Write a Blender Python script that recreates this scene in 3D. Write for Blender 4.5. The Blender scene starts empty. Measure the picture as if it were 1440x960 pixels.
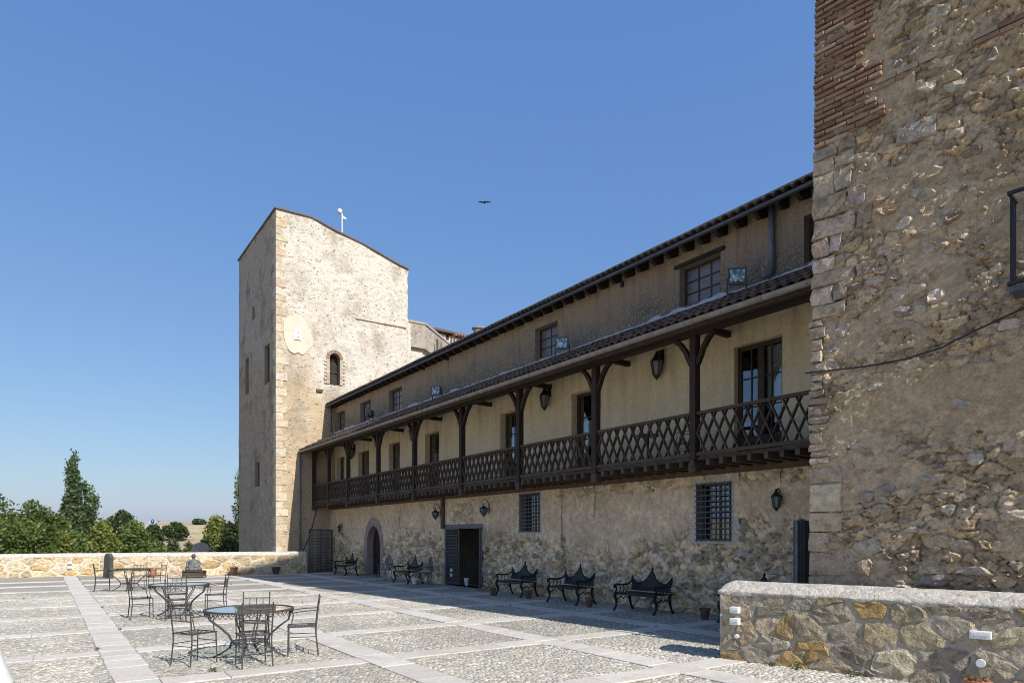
import bpy, math, random
import numpy as np
from mathutils import Vector, Matrix

# ------------------------------------------------------------------ camera, world, sun, exposure
scn = bpy.context.scene
COL = scn.collection
H = 1.7            # eye height above the terrace
FPX = 960.0        # focal length in pixels of the 1440 px wide photograph (24 mm)
HOR = 754.0        # row of the horizon
TH = math.atan((720 - 62) / FPX)
ST, CT = math.sin(TH), math.cos(TH)

cam_d = bpy.data.cameras.new('camera')
cam_d.lens = 24.0
cam_d.sensor_width = 36.0
cam_d.shift_y = (HOR - 480) / 1440.0
cam_d.clip_start = 0.1
cam_d.clip_end = 9000
cam = bpy.data.objects.new('camera', cam_d)
cam.location = (0, 0, H)
cam.rotation_euler = (math.radians(90), 0, -TH)
COL.objects.link(cam)
scn.camera = cam

SUN_EL = math.radians(42)
SUN_H = Vector((0.088, -0.996, 0)).normalized()          # horizontal direction towards the sun
world = bpy.data.worlds.new('World')
scn.world = world
world.use_nodes = True
wn = world.node_tree
sky = wn.nodes.new('ShaderNodeTexSky')
sky.sky_type = 'NISHITA'
sky.sun_disc = False
sky.sun_elevation = SUN_EL
sky.sun_rotation = math.atan2(SUN_H.x, SUN_H.y)
sky.altitude = 0
sky.air_density = 1.2
sky.dust_density = 1.0
sky.ozone_density = 6.0
bg = wn.nodes['Background']
bg.inputs['Strength'].default_value = 0.118
tint = wn.nodes.new('ShaderNodeMix')                    # white balance of the camera
tint.data_type = 'RGBA'; tint.blend_type = 'MULTIPLY'
tint.inputs[0].default_value = 1.0
tint.inputs[7].default_value = (0.60, 0.52, 0.36, 1)
wn.links.new(sky.outputs[0], tint.inputs[6])
veil = wn.nodes.new('ShaderNodeMix')                    # even blue skylight of the clear air, the same in every direction
veil.data_type = 'RGBA'; veil.blend_type = 'ADD'
veil.inputs[0].default_value = 1.0
veil.inputs[7].default_value = (0.26, 0.78, 2.45, 1)
wn.links.new(tint.outputs[2], veil.inputs[6])
wn.links.new(veil.outputs[2], bg.inputs['Color'])

sun_d = bpy.data.lights.new('sun', 'SUN')
sun_d.energy = 4.15
sun_d.angle = math.radians(0.5)
sun_d.color = (1.0, 0.955, 0.89)
sun = bpy.data.objects.new('sun', sun_d)
to_sun = Vector((SUN_H.x * math.cos(SUN_EL), SUN_H.y * math.cos(SUN_EL), math.sin(SUN_EL)))
sun.rotation_euler = (-to_sun).to_track_quat('-Z', 'Y').to_euler()
sun.location = (0, 0, 40)
COL.objects.link(sun)

vs_ = scn.view_settings
vs_.view_transform = 'Standard'
vs_.look = 'None'
vs_.exposure = 0.5
vs_.gamma = 1.0
vs_.use_curve_mapping = False
scn.cycles.filter_width = 1.0

# ------------------------------------------------------------------ helpers: picture rays on real planes
def ray(px):
    r = (px - 720) / FPX
    return ST + CT * r, CT - ST * r          # world x, y per metre of depth
def on_x(px, py, X):
    a, b = ray(px); d = X / a
    return d * b, H + d * (HOR - py) / FPX   # Y, Z
def on_y(px, py, Y):
    a, b = ray(px); d = Y / b
    return d * a, H + d * (HOR - py) / FPX   # X, Z
def at_d(px, py, d):
    a, b = ray(px)
    return Vector((d * a, d * b, H + d * (HOR - py) / FPX))
def ground(px, py):
    return at_d(px, py, H * FPX / (py - HOR))

# ------------------------------------------------------------------ numpy noise
def _hash(ix, iy, seed):
    h = (ix.astype(np.int64) * 374761393 + iy.astype(np.int64) * 668265263 + seed * 974711) & 0xffffffff
    h = ((h ^ (h >> 13)) * 1274126177) & 0xffffffff
    h = h ^ (h >> 16)
    return (h & 0xffff) / 65535.0
def vnoise(x, y, seed=0):
    x = np.asarray(x, float); y = np.asarray(y, float)
    ix = np.floor(x); iy = np.floor(y)
    fx = x - ix; fy = y - iy
    fx = fx * fx * (3 - 2 * fx); fy = fy * fy * (3 - 2 * fy)
    a = _hash(ix, iy, seed); b = _hash(ix + 1, iy, seed)
    c = _hash(ix, iy + 1, seed); d = _hash(ix + 1, iy + 1, seed)
    return a + (b - a) * fx + (c - a) * fy + (a - b - c + d) * fx * fy
def fbm(x, y, seed=0, octv=4, gain=0.5):
    s = 0; a = 1; t = 0
    for i in range(octv):
        s = s + a * vnoise(np.asarray(x) * 2 ** i + 13.7 * i, np.asarray(y) * 2 ** i + 7.1 * i, seed + i)
        t += a; a *= gain
    return s / t - 0.5
def fb(x, y, seed=0, octv=3):
    return float(fbm(np.array([x]), np.array([y]), seed, octv)[0])

def cells(U, V, su, sv, seed, jit=0.9):
    """Cellular pattern: distance gap between the two nearest seeds (0 on joints), random id, offset from the seed."""
    x = np.asarray(U) / su; y = np.asarray(V) / sv
    x = x + 0.5 * (np.floor(y) % 2)
    ix = np.floor(x); iy = np.floor(y)
    f1 = np.full(x.shape, 9.0); f2 = np.full(x.shape, 9.0); idr = np.zeros(x.shape); ox = np.zeros(x.shape); oy = np.zeros(x.shape)
    for dx in (-1, 0, 1):
        for dy in (-1, 0, 1):
            cx, cy = ix + dx, iy + dy
            px = cx + .5 + (_hash(cx, cy, seed) - .5) * jit; py = cy + .5 + (_hash(cx, cy, seed + 7) - .5) * jit
            d = np.hypot(x - px, y - py); r = _hash(cx, cy, seed + 13)
            near = d < f1
            f2 = np.where(near, f1, np.minimum(f2, d))
            ox = np.where(near, x - px, ox); oy = np.where(near, y - py, oy); idr = np.where(near, r, idr); f1 = np.where(near, d, f1)
    return f2 - f1, idr, ox, oy

# ------------------------------------------------------------------ materials
MATS = {}
class NT:
    def __init__(s, name):
        s.m = bpy.data.materials.new(name); s.m.use_nodes = True
        s.t = s.m.node_tree
        s.b = s.t.nodes['Principled BSDF']; s.out = s.t.nodes['Material Output']
        MATS[name] = s.m
    def n(s, typ, ins=None, **props):
        nd = s.t.nodes.new(typ)
        for k, v in props.items(): setattr(nd, k, v)
        if ins:
            for k, v in ins.items(): s.set(nd.inputs[k], v)
        return nd
    def set(s, sock, v):
        if isinstance(v, bpy.types.NodeSocket): s.t.links.new(v, sock)
        else:
            if isinstance(v, tuple) and len(v) == 3 and sock.type == 'RGBA': v = v + (1,)
            sock.default_value = v
    def pos(s): return s.n('ShaderNodeNewGeometry').outputs['Position']
    def obj(s): return s.n('ShaderNodeTexCoord').outputs['Object']
    def scale(s, vec, sc):
        return s.n('ShaderNodeMapping', {'Vector': vec, 'Scale': sc}).outputs[0]
    def noise(s, vec, sc, detail=4, rough=0.55, col=False):
        nd = s.n('ShaderNodeTexNoise', {'Vector': vec, 'Scale': sc, 'Detail': detail, 'Roughness': rough})
        return nd.outputs[1 if col else 0]
    def vor(s, vec, sc, feature='F1', rnd=1.0, out=0):
        nd = s.n('ShaderNodeTexVoronoi', None, feature=feature)
        s.set(nd.inputs['Vector'], vec); s.set(nd.inputs['Scale'], sc); s.set(nd.inputs['Randomness'], rnd)
        return nd.outputs[out]
    def ramp(s, fac, stops):
        nd = s.n('ShaderNodeValToRGB', {0: fac})
        els = nd.color_ramp.elements
        while len(els) < len(stops): els.new(0.5)
        for e, (p, c) in zip(els, stops):
            e.position = p
            e.color = (c, c, c, 1) if not isinstance(c, tuple) else tuple(c[:3]) + (1,)
        return nd.outputs[0]
    def mix(s, fac, a, b, mode='MIX'):
        nd = s.n('ShaderNodeMix', None, data_type='RGBA', blend_type=mode)
        s.set(nd.inputs[0], fac); s.set(nd.inputs[6], a); s.set(nd.inputs[7], b)
        return nd.outputs[2]
    def math(s, op, a, b=0.0, clamp=False):
        nd = s.n('ShaderNodeMath', {0: a, 1: b}, operation=op, use_clamp=clamp)
        return nd.outputs[0]
    def attr(s, name='Col'):
        return s.n('ShaderNodeAttribute', None, attribute_name=name).outputs['Color']
    def rnd(s): return s.n('ShaderNodeObjectInfo').outputs['Random']
    def bump(s, h, strength=0.5, dist=0.02, prev=None):
        nd = s.n('ShaderNodeBump', {'Height': h, 'Strength': strength, 'Distance': dist})
        if prev is not None: s.set(nd.inputs['Normal'], prev)
        return nd.outputs[0]
    def fin(s, color, rough=0.9, normal=None, metal=0.0, spec=0.25):
        s.set(s.b.inputs['Base Color'], color); s.set(s.b.inputs['Roughness'], rough)
        s.set(s.b.inputs['Metallic'], metal); s.set(s.b.inputs['Specular IOR Level'], spec)
        if normal is not None: s.set(s.b.inputs['Normal'], normal)
        return s.m

def sepz(t, vec):
    return t.n('ShaderNodeSeparateXYZ', {0: vec}).outputs

def m_stone(name, grain=0.25, bump=0.6, dist=0.02, sc=1.0):
    """Stone whose tone comes per piece from the Col attribute."""
    t = NT(name); p = t.pos()
    n1 = t.noise(p, 9 * sc, 6, 0.62); n2 = t.noise(p, 45 * sc, 4, 0.6); n3 = t.noise(p, 3.1 * sc, 3)
    c = t.attr()
    c = t.mix(1.0, c, t.ramp(n1, [(0.28, 1 - grain * 1.6), (0.5, 1.0), (0.75, 1 + grain)]), 'MULTIPLY')
    c = t.mix(1.0, c, t.ramp(n2, [(0.3, 0.78), (0.6, 1.08)]), 'MULTIPLY')
    c = t.mix(t.ramp(n3, [(0.52, 0.0), (0.7, 0.35)]), c, (0.33, 0.30, 0.26))
    nm = t.bump(n1, bump, dist * 2.5); nm = t.bump(n2, bump, dist, nm)
    return t.fin(c, 0.92, nm)
m_stone('rubble', 0.33, 0.9, 0.028)
m_stone('wall_rubble', 0.34, 0.8, 0.02)
m_stone('cobble', 0.18, 0.4, 0.01)
m_stone('quoin', 0.22, 0.55, 0.014)

def m_mortar(name, c0, c1, c2, sc=1.0, bump=0.9, dist=0.03, speck=0.35, tint=False):
    t = NT(name); p = t.pos()
    n1 = t.noise(p, 2.2 * sc, 5, 0.6); n2 = t.noise(p, 14 * sc, 6, 0.65); n3 = t.noise(p, 60 * sc, 3, 0.6)
    v = t.vor(p, 7 * sc, 'F1', 1.0, 1); vd = t.vor(p, 7 * sc, 'F1', 1.0, 0)
    c = t.mix(t.ramp(n1, [(0.35, 0.0), (0.65, 1.0)]), c0, c1)
    c = t.mix(t.ramp(n2, [(0.5, 0.0), (0.68, 0.8)]), c, c2)
    c = t.mix(speck, c, t.mix(1.0, c, t.ramp(v, [(0.1, 0.6), (0.9, 1.35)]), 'MULTIPLY'))
    c = t.mix(1.0, c, t.ramp(n3, [(0.3, 0.72), (0.62, 1.1)]), 'MULTIPLY')
    if tint: c = t.mix(1.0, c, t.attr(), 'MULTIPLY')
    h = t.math('ADD', t.math('MULTIPLY', n2, 1.0), t.math('MULTIPLY', vd, -0.35))
    nm = t.bump(h, bump, dist * 2.2); nm = t.bump(n3, bump * 0.8, dist * 0.5, nm)
    return t.fin(c, 0.95, nm)
m_mortar('keep_mortar', (0.64, 0.465, 0.285), (0.71, 0.545, 0.36), (0.75, 0.625, 0.455), 1.3, 1.0, 0.03, 0.3, True)
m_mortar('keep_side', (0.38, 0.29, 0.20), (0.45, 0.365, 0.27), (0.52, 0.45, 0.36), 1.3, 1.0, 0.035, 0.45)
m_mortar('lower_plaster', (0.70, 0.51, 0.315), (0.77, 0.59, 0.39), (0.62, 0.475, 0.315), 1.0, 0.8, 0.02, 0.3, True)
m_mortar('parapet_mortar', (0.44, 0.385, 0.30), (0.50, 0.44, 0.345), (0.38, 0.32, 0.24), 1.6, 0.8, 0.018, 0.25)
m_mortar('far_mortar', (0.60, 0.53, 0.40), (0.66, 0.59, 0.46), (0.54, 0.46, 0.33), 1.6, 0.6, 0.015, 0.2)
m_mortar('cap_mortar', (0.70, 0.64, 0.54), (0.76, 0.71, 0.62), (0.56, 0.49, 0.385), 2.2, 0.9, 0.028, 0.5)
m_mortar('white_render', (0.64, 0.59, 0.51), (0.56, 0.50, 0.42), (0.45, 0.385, 0.30), 1.8, 0.6, 0.012, 0.2)

def mat_upper_plaster():
    t = NT('upper_plaster'); p = t.pos(); z = sepz(t, p)[2]
    n1 = t.noise(p, 1.3, 5, 0.6); n2 = t.noise(p, 22, 5, 0.7); n3 = t.noise(p, 70, 3, 0.6)
    worn = t.math('ADD', t.math('MULTIPLY', t.math('SUBTRACT', 7.9, z), 1.1), t.math('MULTIPLY', t.math('SUBTRACT', n1, 0.5), 2.2), True)
    c = t.mix(t.ramp(n1, [(.35, 0.0), (.65, 1.0)]), (0.60, 0.44, 0.29), (0.72, 0.56, 0.395))
    v = t.vor(t.n('ShaderNodeVectorMath', {0: p, 1: t.n('ShaderNodeVectorMath', {0: t.noise(p, 9, 3, .6, True), 'Scale': .12}, operation='SCALE').outputs[0]}, operation='ADD').outputs[0], 13, 'F1', 1.0, 0)
    peb = t.mix(t.ramp(v, [(0.16, 1.0), (0.40, 0.0)]), (0.24, 0.20, 0.155), (0.66, 0.575, 0.45))
    rough_c = t.mix(t.ramp(n2, [(0.42, 0.0), (0.62, .85)]), peb, (0.52, 0.435, 0.325))
    streak = t.noise(t.scale(p, (1, 3.0, .35)), 2.2, 4, .6)
    c = t.mix(t.ramp(streak, [(0.50, 0.0), (0.70, .6)]), c, (0.38, 0.27, 0.18))
    c = t.mix(worn, c, rough_c)
    c = t.mix(1.0, c, t.ramp(n3, [(0.3, 0.72), (0.6, 1.1)]), 'MULTIPLY')
    nm = t.bump(t.math('SUBTRACT', n2, t.math('MULTIPLY', v, .5)), 1.0, 0.12); nm = t.bump(n3, 0.7, 0.02, nm)
    t.fin(c, 0.95, nm)
mat_upper_plaster()

def mat_cream():
    t = NT('cream_plaster'); p = t.pos()
    n1 = t.noise(p, 0.9, 5, 0.6); n2 = t.noise(p, 5, 6, 0.65); n3 = t.noise(p, 40, 3)
    crack = t.vor(t.n('ShaderNodeVectorMath', {0: t.scale(p, (1, 0.45, 1)), 1: t.n('ShaderNodeVectorMath', {0: t.noise(p, 2.5, 4, 0.6, True), 'Scale': 0.35}, operation='SCALE').outputs[0]}, operation='ADD').outputs[0], 0.9, 'DISTANCE_TO_EDGE')
    c = t.mix(t.ramp(n1, [(0.3, 0.0), (0.7, 1.0)]), (0.76, 0.645, 0.44), (0.68, 0.565, 0.37))
    c = t.mix(t.ramp(n2, [(0.5, 0.0), (0.75, 0.5)]), c, (0.46, 0.37, 0.24))
    c = t.mix(t.ramp(crack, [(0.0, 0.3), (0.006, 0.0)]), c, (0.34, 0.27, 0.18))
    drip = t.noise(t.scale(p, (1, 2.2, .22)), 1.6, 5, .65); z = sepz(t, p)[2]
    hi = t.math('MULTIPLY', t.math('SUBTRACT', z, 4.6), .55, True)
    c = t.mix(t.math('MULTIPLY', t.ramp(drip, [(0.48, 0.0), (0.66, 1.0)]), t.math('ADD', t.math('MULTIPLY', hi, .5), .15)), c, (0.36, 0.27, 0.15))
    rub = t.noise(p, 12, 5, .7)
    c = t.mix(1.0, c, t.ramp(rub, [(0.3, 0.88), (0.65, 1.06)]), 'MULTIPLY')
    nm = t.bump(n2, 0.6, 0.05); nm = t.bump(rub, 0.5, 0.015, nm)
    t.fin(c, 0.9, nm)
mat_cream()

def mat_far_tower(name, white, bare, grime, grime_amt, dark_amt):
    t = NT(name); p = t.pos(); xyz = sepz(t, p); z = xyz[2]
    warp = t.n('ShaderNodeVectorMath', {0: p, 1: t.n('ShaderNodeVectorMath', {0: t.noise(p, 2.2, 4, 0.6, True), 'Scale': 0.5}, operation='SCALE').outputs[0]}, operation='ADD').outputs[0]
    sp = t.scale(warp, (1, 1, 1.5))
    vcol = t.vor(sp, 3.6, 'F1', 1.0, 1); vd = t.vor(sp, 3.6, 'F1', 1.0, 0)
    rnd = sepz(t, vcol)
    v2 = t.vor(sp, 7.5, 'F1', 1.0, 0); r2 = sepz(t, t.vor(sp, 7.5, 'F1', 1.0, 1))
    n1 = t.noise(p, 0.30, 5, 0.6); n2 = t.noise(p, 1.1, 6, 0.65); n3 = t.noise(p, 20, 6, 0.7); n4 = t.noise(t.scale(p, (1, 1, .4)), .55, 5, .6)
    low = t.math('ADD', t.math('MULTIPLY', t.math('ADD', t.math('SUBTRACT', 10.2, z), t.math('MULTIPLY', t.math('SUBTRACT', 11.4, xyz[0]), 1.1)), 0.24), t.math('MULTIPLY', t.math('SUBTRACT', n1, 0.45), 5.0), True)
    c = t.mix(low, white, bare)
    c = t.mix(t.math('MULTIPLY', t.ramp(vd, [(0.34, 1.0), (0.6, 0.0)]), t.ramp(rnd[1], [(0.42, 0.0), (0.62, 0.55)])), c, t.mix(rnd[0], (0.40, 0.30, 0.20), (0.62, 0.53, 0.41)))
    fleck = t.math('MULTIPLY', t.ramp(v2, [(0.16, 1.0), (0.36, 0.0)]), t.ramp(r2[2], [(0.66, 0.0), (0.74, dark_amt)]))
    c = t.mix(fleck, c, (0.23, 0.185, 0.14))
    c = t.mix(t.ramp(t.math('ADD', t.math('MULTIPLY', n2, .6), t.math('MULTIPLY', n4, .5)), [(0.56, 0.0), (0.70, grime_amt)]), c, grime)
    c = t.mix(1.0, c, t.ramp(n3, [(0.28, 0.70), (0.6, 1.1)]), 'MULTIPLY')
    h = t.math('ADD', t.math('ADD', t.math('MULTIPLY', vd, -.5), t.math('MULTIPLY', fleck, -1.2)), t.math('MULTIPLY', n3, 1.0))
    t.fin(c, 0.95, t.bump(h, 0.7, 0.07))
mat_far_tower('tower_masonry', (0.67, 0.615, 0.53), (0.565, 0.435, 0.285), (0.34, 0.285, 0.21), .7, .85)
mat_far_tower('tower_side', (0.42, 0.37, 0.31), (0.40, 0.32, 0.235), (0.17, 0.145, 0.115), .95, .9)  # base tones darkened to hold the shade of this face, plus real grime patches

def mat_paving():
    t = NT('terrace_bed'); p = t.pos()
    sp = t.scale(p, (1, 1, 0))
    vc = t.vor(sp, 11.5, 'F1', 1.0, 1); vd = t.vor(sp, 11.5, 'F1', 1.0, 0)
    n1 = t.noise(p, 0.8, 5); n2 = t.noise(p, 30, 4)
    c = t.mix(vc, (0.31, 0.285, 0.235), (0.44, 0.41, 0.35))
    c = t.mix(t.ramp(vd, [(0.38, 0.0), (0.62, 0.8)]), c, (0.31, 0.28, 0.23))
    c = t.mix(1.0, c, t.ramp(n1, [(0.3, 0.80), (0.7, 1.1)]), 'MULTIPLY')
    h = t.math('ADD', t.ramp(vd, [(0.15, 1.0), (0.6, 0.0)]), t.math('MULTIPLY', n2, 0.3))
    t.fin(c, 0.9, t.bump(h, 0.8, 0.022))
    t = NT('slab'); p = t.pos()
    n1 = t.noise(p, 3.5, 6, 0.6); n2 = t.noise(p, 26, 5, 0.65); n4 = t.noise(t.scale(p, (2.5, 11, 1)), 2, 4)
    c = t.mix(t.rnd(), (0.52, 0.485, 0.425), (0.61, 0.575, 0.515))
    c = t.mix(t.ramp(t.math('FRACT', t.math('MULTIPLY', t.rnd(), 7.31)), [(0.82, 0.0), (0.9, 0.6)]), c, (0.58, 0.50, 0.44))
    c = t.mix(t.ramp(n1, [(0.42, 0.0), (0.75, 0.55)]), c, (0.48, 0.44, 0.375))
    c = t.mix(t.ramp(n4, [(0.55, 0.0), (0.75, 0.3)]), c, (0.62, 0.58, 0.515))
    c = t.mix(1.0, c, t.ramp(n2, [(0.3, 0.82), (0.62, 1.06)]), 'MULTIPLY')
    dirt = t.noise(p, 1.4, 6, .7)
    c = t.mix(t.ramp(dirt, [(0.50, 0.0), (0.68, .6)]), c, (0.40, 0.355, 0.29))
    t.fin(c, 0.8, t.bump(t.math('ADD', n2, t.math('MULTIPLY', n1, 1.5)), 0.5, 0.010), spec=0.3)
mat_paving()

def mat_brick():
    t = NT('brick'); p = t.pos(); r = t.rnd()
    n1 = t.noise(p, 20, 5, 0.6); n2 = t.noise(p, 90, 3)
    c = t.mix(r, (0.20, 0.118, 0.08), (0.36, 0.235, 0.165))
    c = t.mix(t.ramp(t.math('FRACT', t.math('MULTIPLY', r, 5.7)), [(0.80, 0.0), (0.88, 0.7)]), c, (0.42, 0.35, 0.27))
    c = t.mix(t.ramp(n1, [(0.5, 0.0), (0.72, 0.7)]), c, (0.33, 0.25, 0.18))
    nm = t.bump(n1, 0.7, 0.03); nm = t.bump(n2, 0.5, 0.006, nm)
    t.fin(c, 0.93, nm)
mat_brick()

def simple(name, c0, c1, sc=6, rough=0.6, metal=0.0, bump=0.2, dist=0.005, spec=0.4, rndmix=0.0, stretch=(1, 1, 1)):
    t = NT(name); p = t.scale(t.obj(), stretch)
    n1 = t.noise(p, sc, 5, 0.6); n2 = t.noise(p, sc * 6, 4, 0.6)
    f = t.ramp(n1, [(0.35, 0.0), (0.65, 1.0)])
    if rndmix: f = t.math('ADD', t.math('MULTIPLY', f, 1 - rndmix), t.math('MULTIPLY', t.rnd(), rndmix))
    c = t.mix(f, c0, c1)
    c = t.mix(1.0, c, t.ramp(n2, [(0.3, 0.82), (0.65, 1.08)]), 'MULTIPLY')
    return t.fin(c, rough, t.bump(n2, bump, dist), metal, spec)
simple('dark_wood', (0.024, 0.016, 0.011), (0.052, 0.035, 0.025), 4, 0.75, rndmix=0.5, bump=0.5, spec=0.3)
simple('grey_wood', (0.055, 0.037, 0.025), (0.125, 0.088, 0.062), 4, 0.8, rndmix=0.6, bump=0.5, spec=0.3)
simple('soffit_wood', (0.045, 0.028, 0.018), (0.085, 0.055, 0.036), 5, 0.8, bump=0.4)
simple('rust_wood', (0.09, 0.055, 0.035), (0.16, 0.10, 0.065), 5, 0.8, bump=0.4)
simple('frame_wood', (0.038, 0.024, 0.016), (0.065, 0.042, 0.03), 8, 0.6, bump=0.2)
simple('roof_tile', (0.065, 0.048, 0.040), (0.20, 0.125, 0.09), 7, 0.9, rndmix=0.65, bump=0.5, dist=0.01)
simple('eave_tile', (0.045, 0.042, 0.042), (0.11, 0.085, 0.075), 6, 0.9, rndmix=0.6, bump=0.5, dist=0.01)
simple('dark_gutter', (0.07, 0.075, 0.085), (0.11, 0.115, 0.125), 5, 0.6)
simple('slate_tile', (0.07, 0.07, 0.075), (0.17, 0.13, 0.11), 5, 0.85, rndmix=0.5, bump=0.4)
simple('zinc', (0.21, 0.20, 0.17), (0.31, 0.295, 0.26), 5, 0.6, metal=0.2, bump=0.2)
simple('pipe_blue', (0.13, 0.145, 0.17), (0.19, 0.205, 0.23), 5, 0.5, metal=0.1)
simple('flashing', (0.50, 0.50, 0.52), (0.66, 0.66, 0.68), 6, 0.6)
simple('iron', (0.055, 0.053, 0.053), (0.11, 0.102, 0.098), 30, 0.6, metal=0.35)
simple('grille_iron', (0.060, 0.070, 0.085), (0.10, 0.112, 0.13), 20, 0.6, metal=0.2)
simple('bench_green', (0.003, 0.009, 0.008), (0.007, 0.017, 0.015), 14, 0.5, metal=0.1)
simple('chair_grey', (0.09, 0.105, 0.12), (0.17, 0.19, 0.21), 16, 0.5, metal=0.3)
simple('lantern_black', (0.012, 0.013, 0.015), (0.03, 0.032, 0.035), 20, 0.45, metal=0.2)
simple('white_plastic', (0.70, 0.70, 0.69), (0.80, 0.80, 0.79), 10, 0.4)
simple('flood_case', (0.06, 0.085, 0.085), (0.09, 0.12, 0.12), 10, 0.5)
simple('terracotta', (0.34, 0.135, 0.07), (0.46, 0.21, 0.12), 9, 0.85)
simple('roof_red', (0.20, 0.10, 0.07), (0.34, 0.19, 0.14), 9, 0.9, rndmix=.5)
simple('old_pot', (0.12, 0.065, 0.04), (0.20, 0.11, 0.07), 9, 0.9)
simple('dark_pot', (0.05, 0.05, 0.045), (0.09, 0.085, 0.075), 9, 0.8)
simple('statue_stone', (0.07, 0.072, 0.075), (0.22, 0.22, 0.22), 14, 0.7, bump=0.5, dist=0.02)
simple('statue_skin', (0.07, 0.05, 0.038), (0.12, 0.085, 0.06), 14, 0.6)
simple('plinth_wood', (0.05, 0.038, 0.028), (0.10, 0.075, 0.055), 10, 0.7)
simple('curtain', (0.55, 0.55, 0.55), (0.72, 0.72, 0.71), 3, 0.9)
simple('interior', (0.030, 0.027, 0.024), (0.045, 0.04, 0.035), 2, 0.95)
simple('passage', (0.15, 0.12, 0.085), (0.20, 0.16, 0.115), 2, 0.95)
simple('pink_stone', (0.34, 0.225, 0.195), (0.44, 0.315, 0.28), 6, 0.9, rndmix=0.5, bump=0.4, dist=0.01)
simple('grey_lintel', (0.13, 0.125, 0.12), (0.21, 0.20, 0.19), 7, 0.85)
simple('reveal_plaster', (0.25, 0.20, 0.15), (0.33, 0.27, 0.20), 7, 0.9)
simple('bark', (0.10, 0.08, 0.06), (0.20, 0.165, 0.13), 5, 0.95, bump=0.6, dist=0.02)
simple('cable', (0.012, 0.012, 0.013), (0.025, 0.025, 0.025), 10, 0.6)
simple('sign_blue', (0.015, 0.05, 0.36), (0.02, 0.06, 0.42), 3, 0.5)
simple('van_white', (0.70, 0.71, 0.72), (0.80, 0.80, 0.80), 3, 0.3)
simple('tyre', (0.02, 0.02, 0.02), (0.035, 0.035, 0.035), 10, 0.9)
simple('patch_plaster', (0.62, 0.54, 0.42), (0.68, 0.60, 0.485), 3, 0.95)
simple('feather', (0.02, 0.018, 0.018), (0.05, 0.045, 0.04), 20, 0.8)
simple('pillar_stone', (0.30, 0.27, 0.23), (0.40, 0.37, 0.32), 4, 0.95)
simple('asphalt', (0.34, 0.33, 0.31), (0.42, 0.41, 0.38), 4, 0.9)

simple('dusty_glass', (0.13, 0.12, 0.135), (0.20, 0.185, 0.20), 3, 0.22, rndmix=.6, bump=.05, spec=.5)
def mat_glass():
    t = NT('pane_glass'); nt = t.t
    lw = t.math('ADD', t.math('MULTIPLY', t.math('POWER', t.n('ShaderNodeLayerWeight', {'Blend': 0.5}).outputs['Facing'], 4.0), .9), .05)
    gl = t.n('ShaderNodeBsdfGlossy', {'Color': (0.95, 0.97, 1.0), 'Roughness': 0.02})
    tr = t.n('ShaderNodeBsdfTransparent', {'Color': (0.78, 0.82, 0.82)})
    n = t.noise(t.pos(), 1.8, 2)
    t.set(gl.inputs['Normal'], t.bump(n, 0.12, 0.03))
    mx = t.n('ShaderNodeMixShader', {0: t.math('ADD', t.math('MULTIPLY', lw, 1.3), 0.06, True)})
    nt.links.new(tr.outputs[0], mx.inputs[1]); nt.links.new(gl.outputs[0], mx.inputs[2])
    nt.links.new(mx.outputs[0], t.out.inputs[0])
    t = NT('table_glass'); nt = t.t
    lw = t.math('ADD', t.math('MULTIPLY', t.math('POWER', t.n('ShaderNodeLayerWeight', {'Blend': 0.5}).outputs['Facing'], 4.0), .9), .03)
    gl = t.n('ShaderNodeBsdfGlossy', {'Color': (1, 1, 1), 'Roughness': 0.015})
    tr = t.n('ShaderNodeBsdfTransparent', {'Color': (0.91, 0.95, 0.93)})
    mx = t.n('ShaderNodeMixShader', {0: t.math('ADD', t.math('MULTIPLY', lw, 1.15), 0.03, True)})
    nt.links.new(tr.outputs[0], mx.inputs[1]); nt.links.new(gl.outputs[0], mx.inputs[2])
    nt.links.new(mx.outputs[0], t.out.inputs[0])
mat_glass()

def mat_leaf(name, c0, c1):
    t = NT(name); nt = t.t
    c = t.mix(t.attr(), c0, c1)
    d = t.n('ShaderNodeBsdfDiffuse', {'Color': c}); tl = t.n('ShaderNodeBsdfTranslucent', {'Color': t.mix(0.5, c, (0.16, 0.20, 0.03))})
    g = t.n('ShaderNodeBsdfGlossy', {'Color': (1, 1, 1), 'Roughness': 0.45})
    mx = t.n('ShaderNodeMixShader', {0: 0.28}); nt.links.new(d.outputs[0], mx.inputs[1]); nt.links.new(tl.outputs[0], mx.inputs[2])
    m2 = t.n('ShaderNodeMixShader', {0: 0.015}); nt.links.new(mx.outputs[0], m2.inputs[1]); nt.links.new(g.outputs[0], m2.inputs[2])
    nt.links.new(m2.outputs[0], t.out.inputs[0])
mat_leaf('leaf_green', (0.075, 0.115, 0.03), (0.165, 0.215, 0.065))
mat_leaf('leaf_poplar', (0.06, 0.105, 0.045), (0.15, 0.20, 0.095))
mat_leaf('leaf_yellow', (0.13, 0.165, 0.035), (0.23, 0.25, 0.07))
mat_leaf('leaf_dark', (0.035, 0.06, 0.025), (0.08, 0.11, 0.045))
mat_leaf('leaf_olive', (0.075, 0.095, 0.045), (0.13, 0.15, 0.075))
mat_leaf('leaf_dry', (0.16, 0.11, 0.05), (0.28, 0.21, 0.11))

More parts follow.
